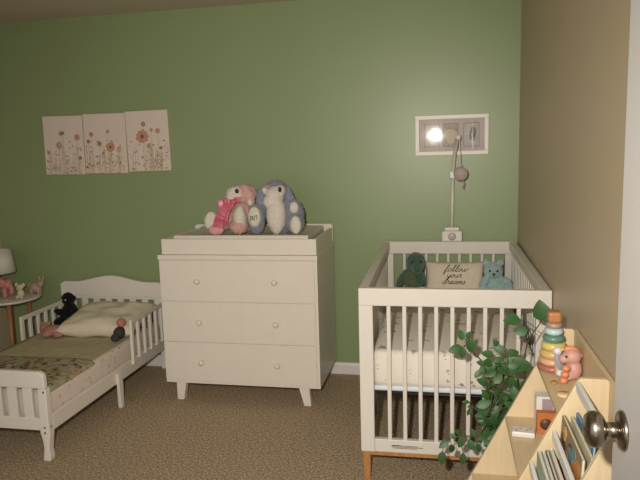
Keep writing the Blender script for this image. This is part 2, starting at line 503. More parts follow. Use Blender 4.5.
# cream pillow with the writing, leaning on the back rail
PC = Vector((0.055, 3.835, MZ+0.098))
lean = math.radians(74)
PM = Matrix.Rotation(lean, 3, 'X')
CREAM = mat('cream_linen', (0.66, 0.585, 0.475), 0.95, 0.05, var=0.05, vscale=60, bump=0.3, bscale=250)
pw = thing('throw_pillow', (0.055, 3.80, MZ), 'cream pillow lettered follow your dreams between two plush toys in the crib', 'pillow')
finish(B().cushion(PC, 0.365, 0.205, 0.10, PM, n=24), 'cushion', CREAM, pw)
LET = {
 'f': [(0,.2),(.4,1.0),(.58,1.9),(.42,2.2),(.27,1.6),(.2,0),(.12,-.8),(.3,-.85),(.34,0),(.75,.25)],
 'o': [(.6,.85),(.3,.95),(.05,.5),(.22,.02),(.55,.15),(.65,.6),(.5,.9),(.95,.75)],
 'l': [(0,.1),(.38,1.1),(.48,2.0),(.3,2.15),(.2,1.2),(.25,.2),(.45,0),(.75,.3)],
 'w': [(0,.9),(.08,.25),(.28,0),(.5,.3),(.56,.85),(.62,.25),(.8,0),(1.02,.4),(1.05,.9),(1.35,.85)],
 'y': [(0,.9),(.08,.3),(.32,.08),(.56,.45),(.64,.9),(.55,-.3),(.32,-1),(.1,-.8),(.42,-.1),(.85,.25)],
 'u': [(0,.9),(.05,.3),(.26,0),(.5,.3),(.56,.9),(.56,.25),(.72,0),(.95,.25)],
 'r': [(0,.2),(.2,1.05),(.3,.82),(.52,.88),(.46,.3),(.62,0),(.85,.2)],
 'd': [(.6,.8),(.28,.92),(.05,.4),(.24,0),(.54,.3),(.72,2.1),(.6,.5),(.72,0),(.98,.25)],
 'e': [(0,.3),(.4,.5),(.46,.85),(.25,.95),(.06,.5),(.26,0),(.55,.1),(.78,.35)],
 'a': [(.6,.8),(.28,.92),(.05,.4),(.24,0),(.54,.4),(.63,.9),(.6,.3),(.76,0),(.98,.25)],
 'm': [(0,.9),(.05,0),(.14,.65),(.3,.95),(.4,.7),(.42,0),(.52,.65),(.68,.95),(.78,.7),(.8,.12),(.96,0),(1.15,.25)],
 's': [(0,.2),(.3,.95),(.42,.55),(.52,.2),(.3,-.02),(.1,.12)],
 '2': [(0,1.5),(.3,1.9),(.6,1.5),(.3,.7),(0,0),(.65,0)],
 '0': [(.3,1.9),(.02,1),(.3,0),(.62,1),(.3,1.9)],
 '1': [(.05,1.5),(.32,1.9),(.32,0)],
}
ADV = {'f':.72,'o':.85,'l':.68,'w':1.25,'y':.8,'u':.9,'r':.78,'d':.92,'e':.72,'a':.92,'m':1.1,'s':.6,'2':.9,'0':.9,'1':.62}
def write(b, text, cx, cy, h, place, r, shear=0.18, n=5, xs=1.0):
    tw = sum(ADV[c] for c in text)*h*xs
    x = cx - tw/2
    for c in text:
        pts = [(x + (px + shear*py)*h*xs, cy + py*h, 0) for px, py in LET[c]]
        b.tube([place(p.x, p.y) for p in spline(pts, n)], r, seg=5)
        x += ADV[c]*h*xs
def onpillow(u, v):
    a, c = u/0.1825, v/0.1025
    e = max(0, (1-a**4)*(1-c**4))
    return PC + PM @ Vector((u, v, 0.05*e**0.45 + 0.0005))
b = B()
write(b, 'follow', 0.004, 0.036, 0.0185, onpillow, 0.0018, 0.35, 5, 1.45)
write(b, 'your', -0.004, 0.0, 0.0185, onpillow, 0.0018, 0.35, 5, 1.4)
write(b, 'dreams', -0.008, -0.039, 0.0185, onpillow, 0.0018, 0.35, 5, 1.45)
finish(b, 'lettering', INK, pw)['label'] = 'dark brown handwritten lettering'

# pale teal bear at the right
x, y = 0.292, 3.80
tb = thing('teddy_bear', (x, y, MZ), 'pale teal teddy bear sitting at the right of the cream pillow in the crib', 'plush toy')
b = B()
b.ball((x, y+0.01, MZ+0.07), (0.062, 0.055, 0.075))
b.ball((x-0.012, y, MZ+0.152), (0.058, 0.054, 0.054))
b.ball((x-0.012, y-0.05, MZ+0.14), (0.026, 0.024, 0.022))
for s in (-1, 1):
    b.ball((x-0.012+s*0.042, y+0.005, MZ+0.202), (0.022, 0.014, 0.022))
    b.ball((x+s*0.048, y-0.06, MZ+0.028), (0.032, 0.055, 0.032))
b.ball((x-0.065, y-0.03, MZ+0.09), (0.026, 0.03, 0.05), (0, 0.5, 0))
b.ball((x+0.068, y-0.03, MZ+0.085), (0.026, 0.03, 0.045), (0, -0.6, 0))
finish(b, 'body', FURT, tb, remesh=0.0065, disp=0.01, dscale=0.012)
b = B()
for s in (-1, 1): b.ball((x-0.014+s*0.021, y-0.055, MZ+0.163), 0.0065, seg=10, rings=8)
each(b, 'eye', BLACK, tb)
finish(B().ball((x-0.014, y-0.076, MZ+0.146), (0.009, 0.006, 0.007), seg=10, rings=8).tube([(x-0.014, y-0.076, MZ+0.142), (x-0.014, y-0.075, MZ+0.128)], 0.002, seg=6), 'nose', BLACK, tb)

# ------------------------------------------------------------------ musical mobile clamped to the crib's back rail
MOB = mat('mobile_white_plastic', (0.74, 0.71, 0.67), 0.35, 0.5)
MAUVE = mat('mauve_plastic', (0.40, 0.33, 0.31), 0.5, 0.4)
mb = thing('crib_mobile', (0.04, 3.95, 0.893), 'white crib mobile arm with a mauve disc clamped on the back rail', 'mobile')
yb = 3.955
b = B().box(-0.022, 0.102, CY1-0.066, CY1-0.001, 0.912, 0.978)
finish(b, 'clamp_box', MOB, mb, bevel=0.008)
b = B().box(-0.005, 0.085, CY1-0.055, CY1-0.012, 0.978, 1.0)
finish(b, 'clamp_jaw', MOB, mb, bevel=0.006)
b = B().lathe((0.04, CY1-0.066, 0.945), [(0.0, 0), (0.024, 0), (0.024, 0.006), (0.017, 0.009), (0.0, 0.009)], (0, -1, 0), 24)
finish(b, 'music_dial', mat('grey_plastic', (0.45, 0.42, 0.39), 0.4), mb)['label'] = 'grey round dial'
finish(B().cyl((0.04, yb-0.015, 0.998), (0.045, yb-0.015, 1.31), 0.0095, 0.0085), 'pole', MOB, mb)
finish(B().box(0.024, 0.066, yb-0.036, yb+0.006, 1.298, 1.345), 'joint', MOB, mb, bevel=0.007)
tip = Vector((0.073, 3.80, 1.545))
arm = spline([(0.046, yb-0.02, 1.33), (0.05, yb-0.04, 1.41), (0.062, yb-0.08, 1.49), tip], 6)
finish(B().tube(arm, 0.0115, seg=10), 'arm', mat('arm_plastic', (0.62, 0.58, 0.52), 0.4), mb)
finish(B().ball(tip, 0.017), 'arm_knob', MOB, mb)
dc = Vector((0.088, 3.80, 1.333))
finish(B().tube([tip + Vector((0.006, -0.012, -0.01)), dc + Vector((0, 0, 0.05))], 0.0022, seg=6), 'cord', MOB, mb)
b = B().lathe(dc + Vector((0, 0.014, 0)), [(0, 0), (0.036, 0), (0.042, 0.005), (0.042, 0.02), (0.036, 0.027), (0, 0.029)], (0, -1, 0), 28)
b.box(dc.x-0.006, dc.x+0.006, dc.y-0.004, dc.y+0.006, dc.z+0.038, dc.z+0.056)
finish(b, 'hanging_disc', MAUVE, mb)['label'] = 'mauve round disc'
b = B().tube(spline([dc + Vector((0.012, 0, -0.04)), dc + Vector((0.02, 0, -0.06)), dc + Vector((0.012, 0, -0.078)), dc + Vector((0.018, 0, -0.088))], 5), 0.004, seg=6)
finish(b, 'disc_hook', MAUVE, mb)

# ------------------------------------------------------------------ dresser with changing tray
DX0, DX1, DY0, DY1, DB, DT = -1.676, -0.713, 3.428, 3.975, 0.112, 0.904
drs = thing('dresser', ((DX0+DX1)/2, (DY0+DY1)/2, 0), 'white three drawer dresser on splayed legs against the green wall', 'dresser')
b = B()
b.box(DX0, DX0+0.022, DY0, DY1, DB, DT-0.02); b.box(DX1-0.022, DX1, DY0, DY1, DB, DT-0.02)
b.box(DX0+0.022, DX1-0.022, DY0, DY1, DB, DB+0.022); b.box(DX0+0.022, DX1-0.022, DY1-0.02, DY1, DB+0.022, DT-0.02)
finish(b, 'carcass', WHITE, drs, bevel=0.002)
finish(B().box(DX0-0.004, DX1+0.004, DY0-0.010, DY1, DT-0.028, DT), 'top_board', WHITE, drs, bevel=0.003)
for z in (0.374, 0.624, 0.8635):
    finish(B().box(DX0+0.022, DX1-0.022, DY0+0.001, DY0+0.03, z-0.012, z+0.012), 'cross_rail', WHITE, drs)
for z0, z1 in ((0.626, 0.872), (0.376, 0.622), (0.130, 0.372)):
    d = finish(B().box(DX0+0.003, DX1-0.017, DY0-0.008, DY0-0.001, z0, z1).box(DX0+0.03, DX1-0.05, DY0+0.0125, DY0+0.4, z0+0.03, z1-0.06), 'drawer', WHITE, drs, bevel=0.002)
    for x in (DX0+0.243, DX1-0.250):
        kp = B().lathe((x, DY0-0.008, (z0+z1)/2), [(0.009, 0), (0.008, 0.010), (0.013, 0.014), (0.0165, 0.020), (0.0155, 0.027), (0.008, 0.031), (0, 0.032)], (0, -1, 0), 20)
        finish(kp, 'knob', WHITE, d)
for sx, x in ((-1, DX0+0.088), (1, DX1-0.105)):
    for sy, y in ((-1, DY0+0.04), (1, DY1-0.05)):
        tx, ty = x + (0.022*sx if sx > 0 else -0.006), y + 0.01*sy
        a, c = 0.032, 0.021
        b = B().hexa([(tx-c, ty-c, 0), (tx+c, ty-c, 0), (tx+c, ty+c, 0), (tx-c, ty+c, 0), (x-a*1.0, y-0.024, DB+0.002), (x+a*1.0, y-0.024, DB+0.002), (x+a*1.0, y+0.024, DB+0.002), (x-a*1.0, y+0.024, DB+0.002)])
        finish(b, 'leg', WHITE, drs, bevel=0.003)

TZ0, TZ1 = DT+0.001, 0.997
tr = thing('changing_tray', ((DX0+DX1)/2, 3.70, TZ0), 'white open changing tray on top of the dresser', 'changing tray')
finish(B().box(DX0+0.02, DX1-0.003, DY0+0.004, DY0+0.022, TZ0, TZ1), 'front_panel', WHITE, tr, bevel=0.003)
for x in (DX0+0.02, DX1-0.021):
    finish(B().box(x, x+0.018, DY0+0.022, DY1-0.022, TZ0, TZ1), 'side_panel', WHITE, tr, bevel=0.003)
r = 0.02
pts = [(DX0+0.02, TZ0), (DX1-0.0, TZ0), (DX1-0.0, 1.022-r)]
pts += [(DX1-0.0-r+r*math.cos(a), 1.022-r+r*math.sin(a)) for a in (PI/8, PI/4, 3*PI/8)] + [(DX1-r, 1.022)]
pts += [(DX0+0.02+r, 1.022)] + [(DX0+0.02+r-r*math.sin(a), 1.022-r+r*math.cos(a)) for a in (PI/8, PI/4, 3*PI/8)] + [(DX0+0.02, 1.022-r)]
finish(B().prism(pts, 'y', DY1-0.022, DY1-0.002), 'back_panel', WHITE, tr, bevel=0.003)
finish(B().box(DX0+0.038, DX1-0.021, DY0+0.022, DY1-0.022, TZ0, TZ0+0.012), 'tray_floor', WHITE, tr)
PADM = mat('changing_pad_vinyl', (0.70, 0.65, 0.57), 0.55, 0.3, bump=0.1, bscale=40)
pad = B()
PX0, PX1, PY0, PY1 = DX0+0.085, DX1-0.055, DY0+0.035, DY1-0.035
def padz(v):  # raised along front and back edges, dished between
    return 0.092 + 0.018*abs(2*v-1)**1.5
pad.prism([(PY0, TZ0+0.013), (PY0, TZ0+0.098), (PY0+0.008, TZ0+0.110)] + [(PY0+0.008+(PY1-PY0-0.016)*k/12, TZ0+padz(k/12)) for k in range(1, 12)] + [(PY1-0.008, TZ0+0.110), (PY1, TZ0+0.098), (PY1, TZ0+0.013)], 'x', PX0, PX1)
tag(finish(pad, 'changing_pad', PADM, bevel=0.006, seg=3), 'cream contoured changing pad lying in the tray under the plush rabbits', 'changing pad')

# ------------------------------------------------------------------ plush rabbits on the pad
PINK = mat('pink_plush', (0.62, 0.38, 0.34), 1.0, 0.05, var=0.18, vscale=90, bump=0.6, bscale=140, sheen=0.3)
PINK2 = mat('hot_pink_satin', (0.58, 0.13, 0.19), 0.35, 0.5, var=0.15, vscale=40)
PINKD = mat('pink_plush_pad', (0.66, 0.36, 0.36), 1.0, 0.05, var=0.12, vscale=70)
BLUE = mat('grey_blue_plush', (0.25, 0.27, 0.345), 1.0, 0.05, var=0.2, vscale=90, bump=0.6, bscale=140, sheen=0.3)
FURW = mat('white_rabbit_plush', (0.70, 0.65, 0.57), 1.0, 0.05, var=0.07, vscale=70, bump=0.6, bscale=120, sheen=0.2)
NOSE = mat('pink_nose', (0.6, 0.25, 0.25), 0.6)
def Q(cx, cy, z, k=1/160.0):
    return lambda dx, dz, dy=0.0: (cx + dx*k, cy + dy, z + dz*k)
RZ = TZ0+0.100
# pink rabbit: face turned to the left, bow at the neck; offsets below in the rabbit's own unit of 1/160 m
x, y = -1.236, 3.66
pr = thing('plush_rabbit', (x, y, RZ), 'pink and white plush rabbit with a bright pink bow on the changing pad', 'plush toy', 'plush rabbits on the changing pad')
q = Q(x, y, RZ)
b = B()
b.ball(q(3, 17), (0.085, 0.075, 0.11))
b.ball(q(6, 38, -0.03), (0.088, 0.075, 0.062))
b.ball(q(-14, 14, -0.03), (0.055, 0.05, 0.07))
b.ball(q(-20, 9, -0.07), (0.058, 0.05, 0.06))
b.ball(q(3, 8, -0.08), (0.058, 0.06, 0.05))
b.ball(q(-14, 28, -0.05), (0.036, 0.035, 0.04))
finish(b, 'body', PINK, pr, remesh=0.009, disp=0.020, dscale=0.014)
b = B().ball(q(4.5, 15, -0.085), (0.042, 0.045, 0.082))
finish(b, 'belly', FURW, pr, disp=0.012, dscale=0.014)['label'] = 'white belly'
b = B().ball(q(0.5, 38.5, -0.075), (0.058, 0.045, 0.050)).ball(q(-3, 35, -0.095), (0.030, 0.028, 0.026))
finish(b, 'muzzle', FURW, pr, remesh=0.007, disp=0.012, dscale=0.014)['label'] = 'white muzzle'
b = B().ball(q(13, 37, -0.07), (0.036, 0.028, 0.072), (0, -0.35, 0)).ball(q(-2, 36, 0.05), (0.03, 0.024, 0.06), (0, 0.3, 0))
each(b, 'ear', PINK, pr, disp=0.014, dscale=0.014)
b = B().ball(q(4.5, 42, -0.116), (0.0125, 0.009, 0.0135), seg=12, rings=8); each(b, 'eye', BLACK, pr)
b = B().ball(q(-7, 37, -0.124), (0.009, 0.006, 0.006), seg=12, rings=8); finish(b, 'nose', NOSE, pr)
b = B().ball(q(-24, 14, -0.10), (0.040, 0.022, 0.055), (0, 0.2, 0.4)).ball(q(16, 31, -0.095), (0.016, 0.016, 0.022))
each(b, 'paw_pad', FURW, pr, label='white paw', disp=0.008, dscale=0.014)
b = B().ball(q(-18, 5, -0.12), (0.05, 0.022, 0.030))
finish(b, 'foot_pad', PINKD, pr, disp=0.006, dscale=0.014)
bow = B()
def ribbon(b, pts, w0, w1, th=0.004):
    P = spline(pts, 6)
    n = len(P)-1
    for k in range(n):
        a, c = P[k], P[k+1]
        wa, wc = w0+(w1-w0)*k/n, w0+(w1-w0)*(k+1)/n
        t = (c-a).normalized(); side = t.cross(Vector((0, 1, 0))).normalized()
        if k == 0: prev = [a+side*wa/2, a-side*wa/2]
        cur = [c+side*wc/2, c-side*wc/2]
        d = Vector((0, th, 0))
        b.hexa([prev[0], prev[1], cur[1], cur[0], prev[0]+d, prev[1]+d, cur[1]+d, cur[0]+d])
        prev = cur
ribbon(bow, [q(1, 32, -0.13), q(-6, 26, -0.155), q(-12, 17, -0.155), q(-14, 8, -0.15)], 0.03, 0.066)
ribbon(bow, [q(1, 32, -0.13), q(-4, 24, -0.15), q(-7, 16, -0.15), q(-8, 10, -0.14)], 0.03, 0.045)
ribbon(bow, [q(1, 32, -0.13), q(-6, 32, -0.15), q(-13, 30, -0.145)], 0.022, 0.058)
ribbon(bow, [q(1, 32, -0.13), q(4, 34, -0.14), q(8, 34, -0.13)], 0.022, 0.034)
bow.ball(q(1, 32, -0.135), (0.018, 0.014, 0.016))
bmesh.ops.remove_doubles(bow.bm, verts=bow.bm.verts, dist=1e-5)
finish(bow, 'bow', PINK2, pr, bevel=0.002, smooth=True)['label'] = 'bright pink satin bow'
# blue rabbit
x, y = -1.008, 3.68
br = thing('plush_rabbit', (x, y, RZ), 'grey blue and white plush rabbit with dated foot on the changing pad', 'plush toy', 'plush rabbits on the changing pad')
q = Q(x, y, RZ)
b = B()
b.ball(q(5, 17), (0.095, 0.085, 0.12))
b.ball(q(1, 38.5, -0.02), (0.077, 0.075, 0.080))
b.ball(q(20, 20, -0.03), (0.052, 0.055, 0.085), (0, -0.25, 0))
b.ball(q(21, 10, -0.07), (0.058, 0.07, 0.062))
b.ball(q(-15.5, 15, -0.1), (0.052, 0.055, 0.094))
b.ball(q(-11, 24, -0.03), (0.04, 0.05, 0.07))
finish(b, 'body', BLUE, br, remesh=0.009, disp=0.020, dscale=0.014)
b = B().ball(q(3, 18, -0.08), (0.060, 0.05, 0.115))
finish(b, 'belly', FURW, br, disp=0.014, dscale=0.014)['label'] = 'white belly'
b = B().ball(q(2, 36.5, -0.07), (0.056, 0.05, 0.058)).ball(q(-1, 31, -0.085), (0.052, 0.04, 0.045))
b.ball(q(8, 41.5, -0.07), (0.030, 0.028, 0.032)).ball(q(-8, 41.5, -0.06), (0.026, 0.028, 0.026))
finish(b, 'muzzle', FURW, br, remesh=0.008, disp=0.012, dscale=0.014)['label'] = 'white muzzle'
b = B().ball(q(-12, 31.5, -0.07), (0.030, 0.026, 0.090), (0, 0.08, 0)).ball(q(15, 32, -0.02), (0.03, 0.026, 0.085), (0, -0.3, 0))
each(b, 'ear', BLUE, br, disp=0.014, dscale=0.014)
b = B().ball(q(8.5, 42.5, -0.1), (0.0115, 0.009, 0.016), seg=12, rings=8); each(b, 'eye', BLACK, br)
b = B().ball(q(-4, 45.5, -0.098), (0.020, 0.010, 0.009), seg=12, rings=8); finish(b, 'nose', NOSE, br)
b = B().ball(q(-15.5, 17.5, -0.142), (0.039, 0.024, 0.061)).ball(q(24, 9.5, -0.135), (0.034, 0.022, 0.054)).ball(q(21, 25, -0.082), (0.028, 0.022, 0.036))
each(b, 'paw_pad', FURW, br, label='white paw', disp=0.002, dscale=0.014)
b = B()
fc = Vector(q(-15.5, 17.5, -0.142))
def onfoot(u, v):
    e = max(0, 1-(u/0.037)**2-(v/0.061)**2)
    return fc + Vector((u, -0.024*math.sqrt(e)-0.0025, v + 0.1*u))
write(b, '2021', 0.0, -0.014, 0.0125, onfoot, 0.0016, 0.1, 5, 1.15)
finish(b, 'lettering', INK, br)['label'] = 'dark embroidered date'

# ------------------------------------------------------------------ pictures
CANV = mat('canvas_ground', (0.72, 0.63, 0.56), 0.85, 0.1, var=0.03, vscale=6, bump=0.15, bscale=400)
PCOL = [mat('print_'+n, c, 0.9, 0.1, var=0.12, vscale=60) for n, c in (
    ('coral', (0.55, 0.27, 0.19)), ('rust', (0.28, 0.09, 0.05)), ('peach', (0.50, 0.29, 0.21)), ('olive', (0.38, 0.34, 0.19)),
    ('sage', (0.47, 0.43, 0.30)), ('lilac', (0.52, 0.42, 0.41)), ('plum', (0.14, 0.06, 0.07)))]
def flower_art(x0, x1, z0, z1, rot, flowers, seed, label):
    rnd = random.Random(seed)
    cx, cz = (x0+x1)/2, (z0+z1)/2
    wd, ht = x1-x0, z1-z0
    o = thing('canvas_print', (cx, YB-0.001, cz), label, 'picture', 'wildflower canvases on the green wall')
    o.rotation_euler = (0, rot, 0)
    def loc(b, nm, m):
        me_o = finish(b, nm, m, None, origin=(0, 0, 0)); me_o.parent = o; return me_o
    b = B().box(-wd/2, wd/2, -0.018, 0, -ht/2, ht/2)
    c = loc(b, 'canvas', CANV)
    md = c.modifiers.new('bevel', 'BEVEL'); md.width = 0.002; md.segments = 2
    b = B()
    lev = [0]
    def yq():
        lev[0] += 1
        return -0.0184 - 0.000006*lev[0]
    def disc(u, v, r, mi, k=9, wob=0.25, sx=1.0):
        y = yq()
        vs = []
        for i in range(k*2):
            a = PI*i/k
            rr = r*(1 - wob*(i % 2))*(0.9+0.2*rnd.random())
            vs.append(b._v((min(wd/2-0.002, max(-wd/2+0.002, u+rr*sx*math.cos(a))), y, v+rr*math.sin(a))))
        b._f(vs, mi)
    def stem(u, v0, v1, lean, mi, wdt=0.0014):
        y = yq(); pts = []
        for k in range(7):
            t = k/6
            pts.append((min(wd/2-0.004, max(-wd/2+0.004, u+lean*t*t)), v0+(v1-v0)*t))
        for (a, c), (d, e) in zip(pts, pts[1:]):
            b._f([b._v((a-wdt, y, c)), b._v((a+wdt, y, c)), b._v((d+wdt, y, e)), b._v((d-wdt, y, e))], mi)
    def leaf(u, v, ln, a, mi):
        y = yq(); dx, dz = math.cos(a)*ln, math.sin(a)*ln
        px, pz = -math.sin(a)*ln*0.22, math.cos(a)*ln*0.22
        L = lambda p: (min(wd/2-0.002, max(-wd/2+0.002, p[0])), y, max(-ht/2+0.002, p[1]))
        b._f([b._v(L(p)) for p in ((u, v), (u+dx*.5+px, v+dz*.5+pz), (u+dx, v+dz), (u+dx*.5-px, v+dz*.5-pz))], mi)
    for k in range(26):
        u = rnd.uniform(-.47, .47)*wd; h = rnd.uniform(.12, .5)*ht
        mi = rnd.choice((3, 4, 4, 2))
        stem(u, -ht/2+.003, -ht/2+h, rnd.uniform(-.012, .012), mi, rnd.uniform(.0006, .0014))
        for j in range(4):
            leaf(u, -ht/2+h*rnd.uniform(.2, 1), rnd.uniform(.010, .022), rnd.uniform(0, 2*PI), rnd.choice((3, 4, 1, 2, 0)))
    for k in range(34):
        u, v = rnd.uniform(-.47, .47)*wd, -ht/2 + ht*rnd.random()**1.4*.62
        disc(u, v, rnd.uniform(.003, .008), rnd.choice((0, 1, 2, 2, 3, 5, 5)), 5, .2)
    for (fu, fv, fr, mi, core) in flowers:
        u, v = fu*wd - wd/2, ht/2 - fv*ht
        stem(u, -ht/2+.003, v, 0.0, 4, .0016)
        disc(u, v, fr, mi, 9, .18); disc(u, v, fr*.72, 2 if mi != 2 else 0, 8, .25); disc(u, v, fr*.3, core, 6, .2)
    loc(b, 'flower_print', PCOL)
flower_art(-2.753, -2.450, 1.374, 1.776, 0.013, [(.45, .30, .022, 5, 6), (.85, .37, .024, 2, 0), (.38, .50, .03, 5, 5), (.5, .29, .012, 6, 6), (.9, .72, .014, 1, 1), (.1, .62, .013, 0, 1)], 3,
           'leftmost of three wildflower canvases, sparse pale blooms')
flower_art(-2.443, -2.130, 1.376, 1.780, 0.010, [(.62, .56, .036, 0, 1), (.36, .50, .022, 2, 1), (.18, .34, .018, 0, 1), (.1, .46, .014, 1, 1), (.58, .3, .014, 3, 0), (.45, .66, .011, 1, 6), (.82, .6, .02, 5, 5)], 5,
           'middle of three wildflower canvases, low coral bloom at its centre')
flower_art(-2.124, -1.817, 1.384, 1.788, -0.012, [(.38, .42, .05, 0, 1), (.42, .22, .016, 6, 3), (.6, .32, .014, 3, 4), (.8, .62, .013, 1, 6), (.52, .58, .022, 5, 2), (.75, .34, .02, 2, 4)], 8,
           'rightmost of three wildflower canvases, one large coral flower')

# white triple frame above the crib
FX0, FX1, FZ0, FZ1 = -0.183, 0.257, 1.441, 1.684
pf = thing('picture_frame', (0.037, YB, FZ0), 'white wall frame with three small photos above the crib', 'picture frame')
fwd = 0.024
FRW = mat('frame_white', (0.80, 0.77, 0.70), 0.4)
b = B()
yf0, yf1 = YB-0.024, YB-0.001
b.box(FX0, FX1, yf0, yf1, FZ1-fwd, FZ1); b.box(FX0, FX1, yf0, yf1, FZ0, FZ0+fwd)
b.box(FX0, FX0+fwd, yf0, yf1, FZ0+fwd, FZ1-fwd); b.box(FX1-fwd, FX1, yf0, yf1, FZ0+fwd, FZ1-fwd)
finish(b, 'frame_border', FRW, pf, bevel=0.002)
MATB = mat('lavender_mat_board', (0.54, 0.46, 0.44), 0.8)
opn = [(-0.130, -0.035), (-0.017, 0.079), (0.108, 0.203)]
oz0, oz1 = 1.490, 1.634
b = B()
xs = [FX0+fwd] + [v for p in opn for v in p] + [FX1-fwd]
for k in range(0, 8, 2): b.box(xs[k], xs[k+1], YB-0.013, YB-0.009, FZ0+fwd, FZ1-fwd)
for a, c in opn:
    b.box(a, c, YB-0.013, YB-0.009, FZ0+fwd, oz0); b.box(a, c, YB-0.013, YB-0.009, oz1, FZ1-fwd)
finish(b, 'mat_board', MATB, pf)
rim = mat('opening_bevel', (0.22, 0.17, 0.15), 0.6)
for i, (a, c) in enumerate(opn):
    b = B(); t = 0.003
    b.box(a, c, YB-0.0135, YB-0.009, oz0, oz0+t); b.box(a, c, YB-0.0135, YB-0.009, oz1-t, oz1)
    b.box(a, a+t, YB-0.0135, YB-0.009, oz0+t, oz1-t); b.box(c-t, c, YB-0.0135, YB-0.009, oz0+t, oz1-t)
    ph = finish(b, 'photo_mount', rim, pf)
    base, c2 = (((0.5, 0.45, 0.40), (0.4, 0.35, 0.31)), ((0.46, 0.37, 0.27), (0.30, 0.22, 0.15)), ((0.50, 0.47, 0.42), (0.42, 0.39, 0.35)))[i]
    pm = woodmat('faded_photo', base, c2, (3, 3, 3), 0.5)
    b = B().box(a+t, c-t, YB-0.0095, YB-0.008, oz0+t, oz1-t, 0)
    if i == 1:
        pts = [((a+c)/2+0.036*math.cos(t2)*(1+.25*math.sin(3*t2)), (oz0+oz1)/2-0.008+0.045*math.sin(t2)) for t2 in [2*PI*k/20 for k in range(20)]]
        b.prism(pts, 'y', YB-0.0100, YB-0.0094, 1)
    if i == 2:
        pts = [((a+c)/2+0.008+0.02*math.cos(t2)*(1+.2*math.sin(2*t2)), (oz0+oz1)/2+0.005+0.045*math.sin(t2)) for t2 in [2*PI*k/20 for k in range(20)]]
        b.prism(pts, 'y', YB-0.0100, YB-0.0094, 1)
    finish(b, 'photo', [pm, mat('photo_shape', (0.56, 0.46, 0.33) if i == 1 else (0.2, 0.2, 0.18), 0.6)], ph)
gm = bpy.data.materials.new('picture_glass'); gm.use_nodes = True
nt = gm.node_tree; nt.nodes.clear()
out = nt.nodes.new('ShaderNodeOutputMaterial'); mixn = nt.nodes.new('ShaderNodeMixShader')
tr_ = nt.nodes.new('ShaderNodeBsdfTransparent'); gl = nt.nodes.new('ShaderNodeBsdfGlossy'); gl.inputs['Roughness'].default_value = 0.035
fr = nt.nodes.new('ShaderNodeFresnel'); fr.inputs['IOR'].default_value = 1.5
tcg = nt.nodes.new('ShaderNodeTexCoord'); nzg = nt.nodes.new('ShaderNodeTexNoise'); nzg.inputs['Scale'].default_value = 9
bpg = nt.nodes.new('ShaderNodeBump'); bpg.inputs['Strength'].default_value = 0.025; bpg.inputs['Distance'].default_value = 0.01
nt.links.new(tcg.outputs['Object'], nzg.inputs['Vector']); nt.links.new(nzg.outputs['Fac'], bpg.inputs['Height']); nt.links.new(bpg.outputs[0], gl.inputs['Normal'])
nt.links.new(fr.outputs[0], mixn.inputs[0]); nt.links.new(tr_.outputs[0], mixn.inputs[1]); nt.links.new(gl.outputs[0], mixn.inputs[2]); nt.links.new(mixn.outputs[0], out.inputs[0])
finish(B().box(FX0+fwd-0.002, FX1-fwd+0.002, YB-0.0170, YB-0.0150, FZ0+fwd-0.002, FZ1-fwd+0.002), 'glass_pane', gm, pf)

# ------------------------------------------------------------------ toddler bed
BX0, BX1, BY0, BY1 = -2.700, -1.915, 2.605, 3.975
bed = thing('toddler_bed', ((BX0+BX1)/2, (BY0+BY1)/2, 0), 'white wooden toddler bed with slatted guard rails left of the dresser', 'bed')
# headboard
xm, hw = (BX0+BX1)/2, (BX1-BX0)/2
arch = []
for k in range(25):
    u = -1 + 2*k/24
    s = max(0.0, 1-abs(u)/0.72)
    s = s*s*(3-2*s)
    z = 0.618 + 0.045*s
    if abs(u) > 0.95: z -= 0.018*((abs(u)-0.95)/0.05)**2
    arch.append((xm+u*hw, z))
pts = [(BX0, 0.512), (BX1, 0.512)] + arch[::-1]
finish(B().prism(pts, 'y', BY1-0.028, BY1), 'headboard_panel', BEDW, bed, bevel=0.004)
finish(B().box(BX0+0.03, BX1-0.03, BY1-0.026, BY1-0.004, 0.20, 0.29), 'headboard_rail', BEDW, bed, bevel=0.003)
finish(B().box(BX0+0.03, BX1-0.03, BY1-0.026, BY1-0.004, 0.495, 0.512), 'headboard_rail', BEDW, bed, bevel=0.002)
for x in (BX0, BX1-0.045):
    finish(B().box(x, x+0.045, BY1-0.03, BY1-0.001, 0, 0.512), 'headboard_post', BEDW, bed, bevel=0.004)
for k in range(8):
    x = BX0+0.064 + k*0.0925
    finish(B().box(x-0.0+0.0, x+0.048, BY1-0.024, BY1-0.008, 0.285, 0.5), 'headboard_slat', BEDW, bed, bevel=0.003)
# footboard
r = 0.035
pts = [(BX0+0.02, 0.375), (BX1-0.006, 0.375), (BX1-0.006, 0.462-r)] + [(BX1-0.006-r+r*math.cos(a), 0.462-r+r*math.sin(a)) for a in (PI/8, PI/4, 3*PI/8)] + [(BX1-0.006-r, 0.462), (BX0+0.02+r, 0.462)] + [(BX0+0.02+r-r*math.sin(a), 0.462-r+r*math.cos(a)) for a in (PI/8, PI/4, 3*PI/8)] + [(BX0+0.02, 0.462-r)]
finish(B().prism(pts, 'y', BY0+0.002, BY0+0.032), 'footboard_top_rail', BEDW, bed, bevel=0.007, seg=3)
finish(B().box(BX0+0.05, BX1-0.04, BY0+0.006, BY0+0.028, 0.158, 0.222), 'footboard_bottom_rail', BEDW, bed, bevel=0.003)
for k in range(8):
    x = BX1-0.063-0.050 - k*0.0865 - 0.022
    finish(B().box(x, x+0.051, BY0+0.008, BY0+0.026, 0.218, 0.38), 'footboard_slat', BEDW, bed, bevel=0.003)
